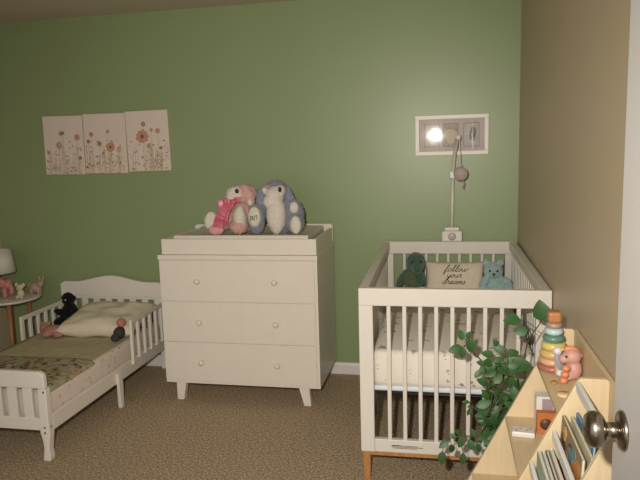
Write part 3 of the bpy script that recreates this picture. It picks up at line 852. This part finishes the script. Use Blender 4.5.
for sx, xo in ((1, BX1), (-1, BX0)):
    prof = [(0, 0.375), (0, 0.20), (0.002, 0.14), (-0.004, 0.10), (-0.010, 0.06), (-0.006, 0.02), (-0.008, 0.0),
            (-0.048, 0.0), (-0.044, 0.03), (-0.038, 0.07), (-0.042, 0.11), (-0.052, 0.15), (-0.050, 0.20), (-0.046, 0.375)]
    pts = [(xo+sx*a, z) for a, z in prof]
    if sx < 0: pts = pts[::-1]
    fpst = finish(B().prism(pts, 'y', BY0, BY0+0.042), 'foot_post', BEDW, bed, bevel=0.006, seg=3)
    b = B()
    for z, dx in ((0.178, -0.022), (0.150, -0.022), (0.36, -0.012)):
        b.lathe((xo+sx*dx, BY0+0.001, z), [(0.0055, 0), (0.0055, 0.0025), (0, 0.0025)], (0, -1, 0), 10)
    b.lathe((xo-sx*0.001, BY0+0.02, 0.178), [(0.0055, 0), (0.0055, 0.0025), (0, 0.0025)], (sx, 0, 0), 10)
    each(b, 'bolt', mat('brass_bolt', (0.22, 0.15, 0.08), 0.4, 0.5, 0.8), fpst)
# side rails, middle legs, slat base
for sx, xo in ((1, BX1), (-1, BX0)):
    a, c = sorted((xo, xo-sx*0.02))
    finish(B().box(a, c, BY0+0.04, BY1-0.03, 0.150, 0.235), 'side_rail', BEDW, bed, bevel=0.004)
    lx0, lx1 = sorted((xo+sx*0.016, xo-sx*0.0))
    finish(B().hexa([(lx0-0.004, 3.265, 0), (lx1+0.004, 3.265, 0), (lx1+0.004, 3.298, 0), (lx0-0.004, 3.298, 0), (lx0-0.0, 3.255, 0.215), (lx1+0.0, 3.255, 0.215), (lx1+0.0, 3.31, 0.215), (lx0-0.0, 3.31, 0.215)]), 'middle_leg', BEDW, bed, bevel=0.003)
    # guard
    gx0, gx1 = (xo, xo+0.018) if sx > 0 else (xo+0.022, xo+0.04)
    g = finish(B().box(gx0, gx1, 3.452, BY1-0.031, 0.462, 0.489), 'guard_rail', BEDW, bed, bevel=0.004)
    for k in range(7):
        y = 3.452 + k*0.083
        z0 = 0.205 if k == 0 else 0.225
        wd = 0.026 if k == 0 else 0.022
        finish(B().box(gx0, gx1, y, min(y+wd, BY1-0.031), z0 if sx > 0 else 0.236, 0.465), 'guard_slat', BEDW, g, bevel=0.002)
b = B()
for k in range(12):
    y = BY0+0.09 + k*0.104
    b.box(BX0+0.021, BX1-0.021, y, y+0.06, 0.165, 0.18)
finish(b, 'slat_base', BEDW, bed)

BSHEET = spots('bed_sheet_print', (0.70, 0.62, 0.555), [(0.50, 0.40, 0.34), (0.56, 0.46, 0.43), (0.50, 0.47, 0.36), (0.58, 0.50, 0.44)], scale=26, size=0.26, density=0.55)
bm_ = thing('bed_mattress', (-2.30, 3.3, 0.182), 'toddler bed mattress in a white sheet with tiny pale motifs', 'mattress')
b = softbox(BX0+0.042, BX1-0.024, BY0+0.05, BY1-0.035, 0.182, 0.345, 0.035)
finish(b, 'fitted_sheet', BSHEET, bm_, smooth=True)
# thin quilt over the mattress top, hanging a little at the right edge
def quilt(name, y0, y1, xr_drop, material, lift, label, cat, seed, xl=BX0+0.075, hang=0.03):
    XT = BX1-0.024
    prof = [(xl, 0.3465+lift)] + [(xl + (XT-0.035-xl)*k/16, 0.3465+lift) for k in range(1, 17)]
    prof += [(XT-0.035+(0.036+lift)*math.sin(a), 0.311+(0.0355+lift)*math.cos(a)) for a in [hang*k/5 for k in range(1, 6)]]
    N = len(prof)-1
    M = 30
    b = B()
    def fn(u, v):
        i = round(u*N)
        px, pz = prof[i]
        yy = y0+(y1-y0)*v
        k = noise.noise(Vector((px*5+seed, yy*5, seed)))*0.006 + noise.noise(Vector((px*13+seed, yy*11, seed)))*0.003
        if i < N-5: pz += max(0, k+0.004)
        return (px, yy, pz)
    b.grid(fn, N, M)
    o = finish(b, name, material)
    md = o.modifiers.new('solid', 'SOLIDIFY'); md.thickness = 0.006; md.offset = 1
    return tag(o, label, cat)
QUILT = mat('cream_green_quilt', (0.50, 0.44, 0.30), 0.95, 0.05, var=0.1, vscale=14, bump=0.35, bscale=30)
quilt('quilt', BY0+0.16, BY1-0.18, 0, QUILT, 0.002, 'cream green quilt spread over the toddler bed', 'quilt', 2.0, hang=0.25)
PRINT = spots('animal_print', (0.40, 0.37, 0.25), [(0.10, 0.09, 0.08), (0.45, 0.22, 0.06), (0.26, 0.25, 0.10), (0.50, 0.42, 0.36), (0.20, 0.10, 0.09), (0.34, 0.26, 0.22), (0.14, 0.13, 0.09), (0.30, 0.30, 0.18)], scale=30, size=0.5, density=0.88, warp=1.5)
quilt('foot_blanket', BY0+0.052, BY0+0.47, 0, PRINT, 0.012, 'patterned blanket with animal motifs folded across the foot of the bed', 'blanket', 6.0, hang=1.0)

# bed pillow propped against the headboard
PIL = mat('ivory_pillowcase', (0.72, 0.65, 0.53), 0.95, 0.05, var=0.05, vscale=20, bump=0.25, bscale=30)
pm3 = Matrix.Rotation(math.radians(3), 3, 'Z') @ Matrix.Rotation(math.radians(9), 3, 'X')
b = B().cushion((-2.19, 3.68, 0.430), 0.52, 0.44, 0.13, pm3, n=26, wob=0.03, seed=3.3)
tag(finish(b, 'bed_pillow', PIL), 'plump ivory pillow at the head of the toddler bed', 'pillow')

# plush toys on the bed
BLK = mat('black_plush', (0.010, 0.009, 0.010), 1.0, 0.1, bump=0.6, bscale=150, sheen=0.1)
x, y, z0 = -2.515, 3.76, 0.368
bp_ = thing('black_plush_toy', (x, y, z0), 'black plush animal sitting by the left guard rail of the bed', 'plush toy')
b = B()
b.ball((x-0.005, y, z0+0.070), (0.054, 0.054, 0.078), (0, 0.15, 0))
b.ball((x-0.002, y-0.01, z0+0.172), (0.043, 0.043, 0.046))
b.ball((x-0.052, y-0.04, z0+0.088), (0.042, 0.026, 0.022), (0, 0.25, 0.3))
b.ball((x+0.05, y-0.02, z0+0.088), (0.027, 0.028, 0.055), (0, -0.6, 0))
for s in (-1, 1):
    b.ball((x-0.012+s*0.036, y-0.062, z0+0.028), (0.026, 0.052, 0.027))
    b.ball((x-0.002+s*0.040, y+0.005, z0+0.176), (0.013, 0.012, 0.017))
finish(b, 'body', BLK, bp_, remesh=0.007, disp=0.01, dscale=0.014)
b = B()
for s in (-1, 1): b.ball((x-0.009+s*0.015, y-0.050, z0+0.174), 0.0055, seg=10, rings=8)
each(b, 'eye', mat('eye_shine', (0.55, 0.52, 0.5), 0.2), bp_, label='small pale eye')
PPK = mat('dusty_pink_plush', (0.42, 0.23, 0.18), 1.0, 0.05, var=0.15, vscale=80, bump=0.5, bscale=120)
x, y, z0 = -2.465, 3.50, 0.361
pk = thing('pink_plush_toy', (x, y, z0), 'dusty pink plush toy lying in front of the black plush on the bed', 'plush toy')
b = B()
b.ball((x, y, z0+0.033), (0.075, 0.05, 0.036)).ball((x-0.075, y+0.02, z0+0.038), (0.04, 0.038, 0.036))
b.ball((x+0.05, y-0.04, z0+0.02), (0.035, 0.022, 0.02)).ball((x-0.03, y-0.045, z0+0.02), (0.03, 0.022, 0.02))
b.ball((x-0.10, y+0.02, z0+0.065), (0.014, 0.01, 0.02)).ball((x-0.06, y+0.03, z0+0.07), (0.014, 0.01, 0.02))
finish(b, 'body', PPK, pk, remesh=0.006, disp=0.006, dscale=0.014)
b = B().ball((x-0.092, y-0.012, z0+0.045), 0.005, seg=8, rings=6).ball((x-0.068, y-0.016, z0+0.045), 0.005, seg=8, rings=6)
each(b, 'eye', BLACK, pk)
x, y, z0 = -1.992, 3.47, 0.361
dk_ = thing('doll_plush_toy', (x, y, z0), 'dark and pink plush toy tucked behind the right guard rail of the bed', 'plush toy')
b = B().ball((x-0.0, y+0.0, z0+0.04), (0.035, 0.05, 0.04)).ball((x-0.0, y-0.055, z0+0.025), (0.028, 0.03, 0.024)).ball((x, y+0.055, z0+0.022), (0.026, 0.03, 0.02))
finish(b, 'body', mat('charcoal_plush', (0.06, 0.055, 0.06), 1, 0.05, bump=0.5, bscale=120), dk_, remesh=0.006)
b = B().ball((x, y+0.03, z0+0.095), (0.03, 0.03, 0.032)).ball((x, y+0.06, z0+0.06), (0.018, 0.022, 0.018))
finish(b, 'head', mat('coral_pink_plush', (0.5, 0.2, 0.16), 1, 0.05, bump=0.4, bscale=120), dk_, remesh=0.006)['label'] = 'coral pink head'

# ------------------------------------------------------------------ side table, lamp and figurines
TC = Vector((-2.958, 3.735, 0))
tbl = thing('side_table', TC, 'round white side table with wooden legs left of the bed', 'side table')
b = B().lathe((TC.x, TC.y, 0.532), [(0, 0), (0.197, 0), (0.206, 0.004), (0.208, 0.010), (0.206, 0.016), (0.200, 0.018), (0, 0.018)], seg=48)
finish(b, 'table_top', mat('white_table_top', (0.62, 0.60, 0.54), 0.25, 0.5), tbl)
LEGW = woodmat('reddish_leg_wood', (0.30, 0.14, 0.07), (0.38, 0.19, 0.10), (10, 10, 1))
for a in (-0.95, 1.05, 2.2, 4.0):
    d = Vector((math.cos(a), math.sin(a), 0))
    finish(B().cyl(TC + d*0.155 + Vector((0, 0, 0.002)), TC + d*0.125 + Vector((0, 0, 0.532)), 0.011, 0.017), 'leg', LEGW, tbl)
TT = 0.551
lp = thing('table_lamp', (-3.02, 3.735, TT), 'table lamp with white drum shade and pink animal shaped base', 'lamp')
LPK = mat('pink_ceramic', (0.50, 0.22, 0.20), 0.3, 0.5)
x, y = -3.02, 3.735
b = B()
b.ball((x+0.005, y, TT+0.1), (0.078, 0.05, 0.040))
b.ball((x+0.075, y-0.02, TT+0.095), (0.036, 0.036, 0.036))
for dx in (-0.056, 0.056):
    for dy in (-0.028, 0.028):
        b.cyl((x+dx*1.05, y+dy*1.05, TT), (x+dx, y+dy, TT+0.085), 0.016, 0.019, seg=12)
b.tube(spline([(x+0.10, y-0.03, TT+0.09), (x+0.118, y-0.035, TT+0.06), (x+0.116, y-0.035, TT+0.025)], 5), [0.017]*6+[0.014]*4+[0.011], seg=10)
finish(b, 'base', LPK, lp, remesh=0.006)['label'] = 'glossy pink animal shaped base'
b = B().ball((x+0.058, y-0.058, TT+0.105), (0.024, 0.008, 0.03), (0, 0.2, 0.2)); each(b, 'ear', LPK, lp)
b = B().ball((x+0.095, y-0.049, TT+0.108), 0.004, seg=8, rings=6); each(b, 'eye', BLACK, lp)
finish(B().cyl((x, y, TT+0.13), (x, y, TT+0.20), 0.012), 'neck', NICKEL, lp)
finish(B().ball((x, y, TT+0.235), (0.028, 0.028, 0.04)), 'bulb', mat('unlit_bulb', (0.7, 0.68, 0.62), 0.3), lp)
b = B().lathe((x, y, 0.722), [(0.112, 0), (0.09, 0.15)], seg=40)
for f in [f for f in b.bm.faces if len(f.verts) > 4]: b.bm.faces.remove(f)
o = finish(b, 'lamp_shade', mat('white_lamp_shade', (0.66, 0.63, 0.57), 0.9, 0.1), lp)
md = o.modifiers.new('solid', 'SOLIDIFY'); md.thickness = 0.002
FIGC = mat('cream_figurine', (0.58, 0.52, 0.38), 0.6)
FIGP = mat('pale_pink_figurine', (0.46, 0.32, 0.26), 0.7)
x, y = -2.835, 3.70
fg = thing('cream_figurine', (x, y, TT), 'small cream toy animal standing near the table edge', 'figurine')
b = B()
b.ball((x, y, TT+0.032), (0.024, 0.022, 0.032)).ball((x-0.002, y-0.006, TT+0.075), (0.024, 0.022, 0.022))
for s in (-1, 1): b.ball((x-0.002+s*0.026, y, TT+0.092), (0.015, 0.009, 0.016)); b.ball((x+s*0.016, y-0.018, TT+0.01), (0.011, 0.016, 0.01))
finish(b, 'body', FIGC, fg, remesh=0.004)
b = B()
for s in (-1, 1): b.ball((x-0.002+s*0.009, y-0.027, TT+0.078), 0.003, seg=8, rings=6)
each(b, 'eye', BLACK, fg)
x, y = -2.835, 3.86
fg = thing('pink_figurine', (x, y, TT), 'pale pink toy animal with raised ears behind the cream one on the table', 'figurine')
b = B()
b.ball((x, y, TT+0.04), (0.045, 0.03, 0.036)).ball((x+0.046, y-0.01, TT+0.066), (0.025, 0.023, 0.023))
for s in (-1, 1): b.ball((x+0.05+s*0.014, y, TT+0.1), (0.008, 0.007, 0.024), (0, 0.3*s, 0))
for dx in (-0.028, 0.028):
    for dy in (-0.014, 0.014): b.cyl((x+dx, y+dy, TT), (x+dx, y+dy, TT+0.035), 0.011, seg=10)
b.ball((x-0.046, y, TT+0.055), (0.014, 0.012, 0.014))
finish(b, 'body', FIGP, fg, remesh=0.004)
b = B().ball((x+0.056, y-0.031, TT+0.07), 0.003, seg=8, rings=6); each(b, 'eye', BLACK, fg)

# ------------------------------------------------------------------ bookshelf along the right wall
def slope(z): return 0.36-(0.88-z)*0.5
SXB, SZT = 0.422, 0.882
YS = [(2.150, 2.166), (1.684, 1.700), (1.372, 1.388)]
bs = thing('bookshelf', (0.2, 1.76, 0), 'birch plywood children bookshelf with slanted sides along the right wall', 'bookshelf')
for i, (a, c) in enumerate(YS):
    xtop = (0.363, 0.341, 0.349)[i]
    prof = [(SXB, 0.0), (SXB, SZT-0.006), (SXB-0.006, SZT), (xtop+0.012, SZT), (xtop+0.004, SZT-0.006), (xtop-0.006, SZT-0.024), (slope(0.05)-(0.0, 0.012, 0.0)[i], 0.05), (slope(0.05)-0.01, 0.0)]
    finish(B().prism(prof, 'y', a, c), ('end_panel', 'divider_panel', 'end_panel')[i], BIRCH, bs, bevel=0.0015)
finish(B().box(SXB, SXB+0.012, YS[2][0], YS[0][1], 0.05, SZT-0.004), 'back_panel', BIRCH, bs, bevel=0.001)
for z in (0.764, 0.565, 0.345, 0.12):
    finish(B().box(slope(z)+0.002, SXB-0.001, 1.7005, 2.1495, z-0.014, z), 'shelf', BIRCHF, bs, bevel=0.001)
RAIL = mat('grey_white_rail', (0.72, 0.72, 0.70), 0.35, 0.5)
y0, y1 = 1.3885, 1.6835
for z, xr in ((0.875, 0.340), (0.737, 0.283), (0.645, 0.226), (0.45, 0.14)):
    o = finish(B().box(xr-0.002, xr+0.009, y0, y1, z-0.03, z), 'book_rail', RAIL, bs, bevel=0.003)
    o['label'] = 'grey white retaining rail'
for z, x0 in ((0.556, 0.286), (0.475, 0.225), (0.28, 0.13), (0.12, 0.06)):
    finish(B().box(x0, SXB-0.001, y0, y1, z-0.012, z), 'book_ledge', BIRCHF, bs, bevel=0.001)

# books: each leans back in its tier; top edge runs along y
def book(xt, zt, ya, yb, h, t, col, lab, tilt=0.22, spine=None, pages=True, design=None):
    """top edge of the cover at (xt, zt)"""
    ln = yb-ya
    cov = mat('book_cover', col, 0.45, 0.4, var=0.12, vscale=30)
    o = thing('book', (xt, ya, zt), lab, 'book', 'picture books in the near tiers of the bookshelf')
    o.rotation_euler = (0, tilt, 0)
    def loc(b, nm, m, bev=0.0):
        c = finish(b, nm, m, None, origin=(0, 0, 0)); c.parent = o
        if bev:
            md = c.modifiers.new('bevel', 'BEVEL'); md.width = bev; md.segments = 2
        return c
    ct = 0.0018
    loc(B().box(0, ct, 0, ln, -h, 0).box(t-ct, t, 0, ln, -h, 0).box(ct, t-ct, ln-ct, ln, -h, 0), 'cover', cov, 0.0006)
    loc(B().box(ct, t-ct, 0.003, ln-ct, -h+0.003, -0.003), 'pages', mat('paper_pages', (0.66, 0.62, 0.52), 0.9))
    if design:
        b = B(); rnd = random.Random(len(lab)*7+3)
        mats = []
        for k, (cc, n) in enumerate(design):
            mats.append(mat('cover_art', cc, 0.5, 0.4))
            for _ in range(n):
                yy, zz = rnd.uniform(0.03, ln-0.03), rnd.uniform(-h*0.55, -0.025)
                rr = rnd.uniform(0.012, 0.03)
                pts = [(min(ln-.003, max(.003, yy+rr*math.cos(a)*(1+.3*math.sin(3*a)))), min(-.003, zz+rr*math.sin(a))) for a in [2*PI*j/12 for j in range(12)]]
                b.prism(pts, 'x', -0.0006-0.00005*(k*9+_), 0.0002, k)
        loc(b, 'cover_art', mats)
    return o
G = 'picture books'
book(0.303, 0.787, 1.42, 1.665, 0.23, 0.009, (0.25, 0.19, 0.10), 'brown and orange picture book in the middle tier, directly behind the grey rail', 0.05,
     design=[((0.50, 0.21, 0.05), 6), ((0.10, 0.06, 0.035), 5), ((0.14, 0.24, 0.24), 4), ((0.55, 0.35, 0.12), 3)])
book(0.324, 0.790, 1.42, 1.66, 0.23, 0.006, (0.68, 0.63, 0.46), 'cream picture book right behind the brown and orange one', 0.05,
     design=[((0.4, 0.42, 0.3), 3)])
book(0.338, 0.797, 1.47, 1.665, 0.23, 0.006, (0.10, 0.25, 0.45), 'blue picture book at the back of the middle tier', 0.05,
     design=[((0.2, 0.4, 0.35), 4)])
book(0.352, 0.735, 1.42, 1.60, 0.178, 0.008, (0.50, 0.09, 0.05), 'red picture book behind the door knob in the middle tier', 0.05)
for i, (xt, zt, t, col, lab) in enumerate((
    (0.240, 0.690, 0.010, (0.34, 0.41, 0.32), 'sage green book in the lower tier'),
    (0.252, 0.692, 0.007, (0.60, 0.59, 0.52), 'white book beside the sage green one in the lower tier'),
    (0.261, 0.694, 0.008, (0.16, 0.15, 0.13), 'dark brown book in the lower tier'),
    (0.271, 0.700, 0.008, (0.66, 0.62, 0.54), 'ivory book at the back of the lower tier'))):
    book(xt, zt, 1.43, 1.65, 0.215, t, col, lab, 0.03)

# ------------------------------------------------------------------ toys on the bookshelf
S1, S2 = 0.7645, 0.5655
x, y = 0.346, 2.085
stk = thing('stacking_toy', (x, y, S1), 'pastel ring stacking tower on the top shelf', 'stacking toy')
cols = [('terracotta', (0.36, 0.14, 0.10)), ('peach', (0.60, 0.36, 0.22)), ('ochre', (0.56, 0.40, 0.15)), ('yellow', (0.58, 0.48, 0.16)),
        ('forest', (0.11, 0.22, 0.16)), ('sky', (0.42, 0.58, 0.60)), ('taupe', (0.36, 0.25, 0.18))]
R = [0.050, 0.046, 0.0435, 0.040, 0.035, 0.029, 0.025]
H = [0.020, 0.022, 0.026, 0.026, 0.024, 0.022, 0.019]
z = S1
for (nm, c), r, h in zip(cols, R, H):
    m = mat('stacker_'+nm, c, 0.35, 0.5)
    prof = [(0.006, 0), (r-h*0.4, 0), (r-h*0.12, h*0.15), (r, h*0.5), (r-h*0.12, h*0.85), (r-h*0.4, h), (0.006, h)]
    o = finish(B().lathe((x, y, z), prof, seg=32, mi=0), 'base_ring' if z == S1 else 'ring', m, stk)
    o['label'] = nm + ' ring'
    z += h
finish(B().cyl((x, y, S1+0.001), (x, y, z+0.006), 0.0055), 'peg', BIRCH, stk)
o = finish(B().box(x-0.021, x+0.021, y-0.021, y+0.021, z, z+0.037), 'top_block', mat('orange_block', (0.40, 0.17, 0.07), 0.45), stk, bevel=0.009, seg=3)
o['label'] = 'orange wooden top'

TPK = mat('pink_rubber', (0.54, 0.30, 0.26), 0.5, 0.4)
TOR = mat('orange_rubber', (0.62, 0.25, 0.12), 0.45, 0.4)
x, y = 0.393, 2.0
pt = thing('pink_toy_animal', (x, y, S1), 'pink toy animal with orange mane sitting on the top shelf', 'toy')
b = B()
b.ball((x, y, S1+0.032), (0.026, 0.03, 0.034)).ball((x-0.006, y-0.002, S1+0.074), (0.028, 0.028, 0.026))
b.ball((x-0.03, y-0.004, S1+0.066), (0.017, 0.018, 0.015))
b.ball((x-0.022, y-0.018, S1+0.012), (0.02, 0.012, 0.012)).ball((x-0.022, y+0.018, S1+0.012), (0.02, 0.012, 0.012))
finish(b, 'body', TPK, pt, remesh=0.004)
b = B()
for k in range(6):
    a = k/5
    b.ball((x-0.022+0.04*a, y, S1+0.096-0.02*a*a+0.006*math.sin(a*PI)), 0.010, seg=10, rings=8)
finish(b, 'mane', TOR, pt, remesh=0.004)['label'] = 'orange mane'
b = B().ball((x-0.026, y-0.024, S1+0.079), 0.004, seg=8, rings=6); each(b, 'eye', BLACK, pt)
b = B().ball((x-0.030, y-0.022, S1+0.025), (0.009, 0.008, 0.010)); finish(b, 'paw', mat('white_rubber', (0.7, 0.68, 0.64), 0.5), pt)
x, y = 0.354, 2.02
wt = thing('white_toy_bird', (x, y, S1), 'small white and grey toy bird between tower and pink toy', 'toy')
b = B().ball((x, y, S1+0.04), (0.014, 0.016, 0.036), (0, -0.3, 0)).ball((x-0.006, y, S1+0.083), (0.015, 0.014, 0.014))
b.ball((x+0.004, y, S1+0.01), (0.016, 0.016, 0.010))
finish(b, 'body', mat('pale_lilac_toy', (0.62, 0.59, 0.62), 0.5), wt, remesh=0.004)
b = B().ball((x-0.004, y-0.013, S1+0.05), (0.010, 0.006, 0.028), (0, -0.3, 0)); finish(b, 'wing', mat('grey_toy', (0.30, 0.28, 0.32), 0.5), wt)
b = B().ball((x+0.009, y-0.004, S1+0.09), (0.007, 0.006, 0.006)); finish(b, 'beak', mat('yellow_toy', (0.65, 0.42, 0.08), 0.5), wt)
x, y = 0.357, 1.955
bt = thing('bead_toy', (x, y, S1), 'stack of orange beads standing before the pink toy', 'toy')
for k in range(3):
    finish(B().ball((x+0.003*k, y, S1+0.0105+0.0195*k), (0.0125, 0.0125, 0.0105)), 'bead', TOR, bt)
tag(finish(B().ball((0.352, 2.03, S1+0.018), (0.013, 0.012, 0.018)).ball((0.352, 2.03, S1+0.038), (0.009, 0.008, 0.014)), 'orange_toy_carrot', TOR, remesh=0.003), 'orange carrot shaped toy beside the stacking tower base', 'toy')
tag(finish(B().lathe((0.330, 1.955, S1), [(0, 0), (0.011, 0), (0.012, 0.003), (0.010, 0.006), (0, 0.006)], seg=20), 'wooden_disc', FOOTWOOD), 'small round wooden disc lying at the front of the top shelf', 'toy')
tag(finish(B().lathe((0.342, 1.86, S1), [(0, 0), (0.020, 0), (0.022, 0.003), (0.020, 0.006), (0, 0.006)], seg=24), 'pale_wooden_disc', mat('pale_wood_disc', (0.72, 0.55, 0.33), 0.5)), 'pale round wooden disc lying nearer the divider on the top shelf', 'toy')

# middle shelf: small white box, orange book-like box, white card
rm = thing('white_toy_case', (0.248, 2.008, S2), 'small flat white plastic toy with buttons on the middle shelf', 'toy')
def rotz(b, cx, cy, a):
    bmesh.ops.rotate(b.bm, cent=(cx, cy, 0), matrix=Matrix.Rotation(a, 3, 'Z'), verts=b.bm.verts); return b
b = rotz(B().box(0.212, 0.284, 1.985, 2.031, S2, S2+0.018), 0.248, 2.008, -0.12); finish(b, 'case', mat('white_plastic_case', (0.66, 0.63, 0.60), 0.4), rm, bevel=0.004)
b = B()
for dx, dy in ((-0.022, -0.008), (-0.008, 0.006), (0.010, -0.006), (0.022, 0.006)):
    b.lathe((0.248+dx, 2.008+dy, S2+0.018), [(0.0045, 0), (0.004, 0.002), (0, 0.002)], seg=10)
each(b, 'button', mat('grey_button', (0.34, 0.32, 0.31), 0.5), rm)
ob = thing('orange_box', (0.312, 2.035, S2), 'orange card box with a dark round picture standing on the middle shelf', 'box')
finish(B().box(0.292, 0.352, 2.02, 2.048, S2, S2+0.072), 'carton', mat('orange_card', (0.50, 0.16, 0.04), 0.5), ob, bevel=0.001)
finish(B().lathe((0.319, 2.0199, S2+0.035), [(0.019, 0), (0.019, 0.0008), (0, 0.0008)], (0, -1, 0), 24), 'round_picture', mat('dark_brown_print', (0.10, 0.045, 0.02), 0.5), ob)['label'] = 'dark round picture'
wb = thing('white_box', (0.318, 2.10, S2), 'white box with lilac side standing behind the orange box', 'box')
finish(B().box(0.296, 0.352, 2.075, 2.125, S2, S2+0.105), 'carton', mat('white_card', (0.70, 0.67, 0.65), 0.5), wb, bevel=0.001)
finish(B().box(0.314, 0.349, 2.0742, 2.0752, S2+0.006, S2+0.098), 'side_print', mat('lilac_print', (0.36, 0.27, 0.30), 0.5), wb)['label'] = 'lilac print'

# ------------------------------------------------------------------ potted trailing plant between crib and bookshelf
PLX, PLY = 0.285, 2.40
LEAF = mat('leaf_green', (0.032, 0.095, 0.025), 0.5, 0.5, var=0.35, vscale=9)
STEM = mat('stem_green', (0.055, 0.06, 0.02), 0.6)
pl = thing('potted_plant', (PLX, PLY, 0), 'trailing green leafy plant standing between the crib and the bookshelf', 'plant')
finish(B().lathe((PLX, PLY, 0), [(0, 0), (0.075, 0), (0.10, 0.19), (0.105, 0.195), (0.105, 0.21), (0.094, 0.21), (0.09, 0.18), (0, 0.18)], seg=32), 'pot', mat('terracotta_pot', (0.36, 0.17, 0.09), 0.8), pl)
finish(B().lathe((PLX, PLY, 0.18), [(0.091, 0), (0.06, 0.008), (0, 0.012)], seg=24), 'soil', mat('soil', (0.03, 0.02, 0.014), 1.0, bump=1, bscale=50), pl)
lf = B(); sm = B()
def leaf(b, base, d, nrm, L, W):
    d = Vector(d).normalized(); n = Vector(nrm); n = (n - d*n.dot(d)).normalized(); s = d.cross(n)
    rows = []
    for k, (t, wd) in enumerate(((0, .06), (.12, .55), (.3, .95), (.5, 1.0), (.7, .82), (.87, .45), (1.0, .02))):
        c = Vector(base) + d*L*t - n*L*0.22*t*t
        hw = W/2*wd
        rows.append([b._v(c + s*hw + n*hw*0.25), b._v(c - n*0.0), b._v(c - s*hw + n*hw*0.25)])
    for a, c in zip(rows, rows[1:]):
        for j in (0, 1): b._f([a[j], a[j+1], c[j+1], c[j]], 0, True)
rnd = random.Random(11)
def at(px, py, y):
    d = fw + rt*(px-320)/FPX - up*(py-240)/FPX
    return Vector((0, 0, CAMH)) + d*(y/d.y)
root = Vector((PLX, PLY, 0.19))
def vine(pts, r=0.0040):
    P = spline([root] + [Vector(p) for p in pts], 8)
    sm.tube(P, [r*(1-0.55*i/len(P)) for i in range(len(P))], seg=6)
    return P
def put(px, py, y, size, ang, stem=None, ww=0.72):
    """leaf centred near (px, py) at depth y, `size` long in 1/270 m, pointing to ang degrees"""
    L = size/268.0*y/2.35
    a = math.radians(ang)
    d = (rt*math.cos(a) + Vector((0, 0, 1))*math.sin(a) + Vector((0, rnd.uniform(-.45, .15), 0))).normalized()
    c = at(px, py, y)
    base = c - d*L*0.5
    leaf(lf, base, d, Vector((rnd.uniform(-.35, .35), -0.85, rnd.uniform(.15, .8))), L, L*ww*rnd.uniform(.92, 1.08))
    if stem:
        q_ = min(stem, key=lambda p: (p-base).length)
        mid = (q_+base)/2 + Vector((0, 0, 0.006))
        sm.tube(spline([q_, mid, base + d*L*0.1], 4), 0.0014, seg=5)
v1 = vine([(.30, 2.34, .50), (.285, 2.30, .66), at(527, 345, 2.28), at(541, 322, 2.27)])
for a in ((512.5, 319.5, 17, 175), (541, 311, 21, 95), (521, 331, 14, 195), (549, 320, 9, 10)): put(a[0], a[1], 2.27, a[2], a[3], v1, 0.8)
v2 = vine([(.24, 2.36, .44), at(492, 385, 2.32), at(482, 362, 2.31), at(473, 352, 2.30), at(466, 340, 2.30)])
for a in ((461.5, 335, 11, 100), (468.5, 335.5, 9, 80), (456, 349.5, 15, 190), (471, 346, 15, 285), (463, 353, 11, 265), (481, 363, 9, 160), (478, 374, 10, 220)): put(a[0], a[1], 2.30, a[2], a[3], v2)
v3 = vine([(.26, 2.34, .45), (.245, 2.30, .56), at(508, 375, 2.26), at(508, 352, 2.26)])
for a in ((513, 353, 13, 20), (499, 349, 13, 150), (488, 354, 13, 165), (499, 360, 11, 200), (519, 365, 23, 20), (509, 361, 11, 260), (490, 367, 13, 190), (496, 343, 9, 120)): put(a[0], a[1], 2.26, a[2], a[3], v3, 0.7)
v4 = vine([(.25, 2.35, .36), at(505, 420, 2.29), at(490, 420, 2.27), at(478, 435, 2.26), at(460, 436, 2.26), at(446, 440, 2.26)])
for a in ((444, 444, 13, 215), (452, 449, 11, 280), (442, 458, 14, 265), (459, 432, 10, 150), (461, 443, 13, 240), (471, 445, 12, 290), (463, 459, 13, 265), (479, 448, 11, 300), (483, 437, 12, 20), (473, 433, 10, 120), (453, 436, 9, 140)): put(a[0], a[1], 2.25, a[2], a[3], v4, 0.6)
v5 = vine([(.25, 2.36, .36), at(500, 430, 2.31), at(484, 415, 2.30), at(470, 405, 2.30)])
for a in ((469, 412, 8, 250), (466, 402, 8, 170), (477, 408, 9, 100), (482, 420, 10, 200)): put(a[0], a[1], 2.30, a[2], a[3], v5, 0.55)
v6 = vine([(.255, 2.34, .40), at(506, 405, 2.25), at(497, 385, 2.23)])
v7 = vine([(.275, 2.33, .46), at(518, 390, 2.25), at(516, 372, 2.23)])
v8 = vine([(.25, 2.33, .34), at(498, 432, 2.25), at(490, 412, 2.23)])
LW = [(362, 486, 528), (375, 481, 526), (390, 482, 519), (405, 481, 513), (420, 480, 508), (435, 482, 500), (447, 486, 494)]
k = 0
for (ya, xa, xb), (yb_, xc, xd) in zip(LW, LW[1:]):
    for _ in range(9):
        t = rnd.random()
        py = ya+(yb_-ya)*t
        px = rnd.uniform(xa+(xc-xa)*t, xb+(xd-xb)*t)
        sv = (v6, v7, v8)[k % 3]; k += 1
        put(px, py, rnd.uniform(2.21, 2.34), rnd.uniform(11, 17), rnd.choice((rnd.uniform(120, 300), rnd.uniform(-80, 60))), sv, rnd.uniform(.5, .75))
finish(lf, 'foliage', LEAF, pl)
finish(sm, 'stems', STEM, pl)
crib.rotation_euler.z = 0.009
cm.rotation_euler.z = 0.009
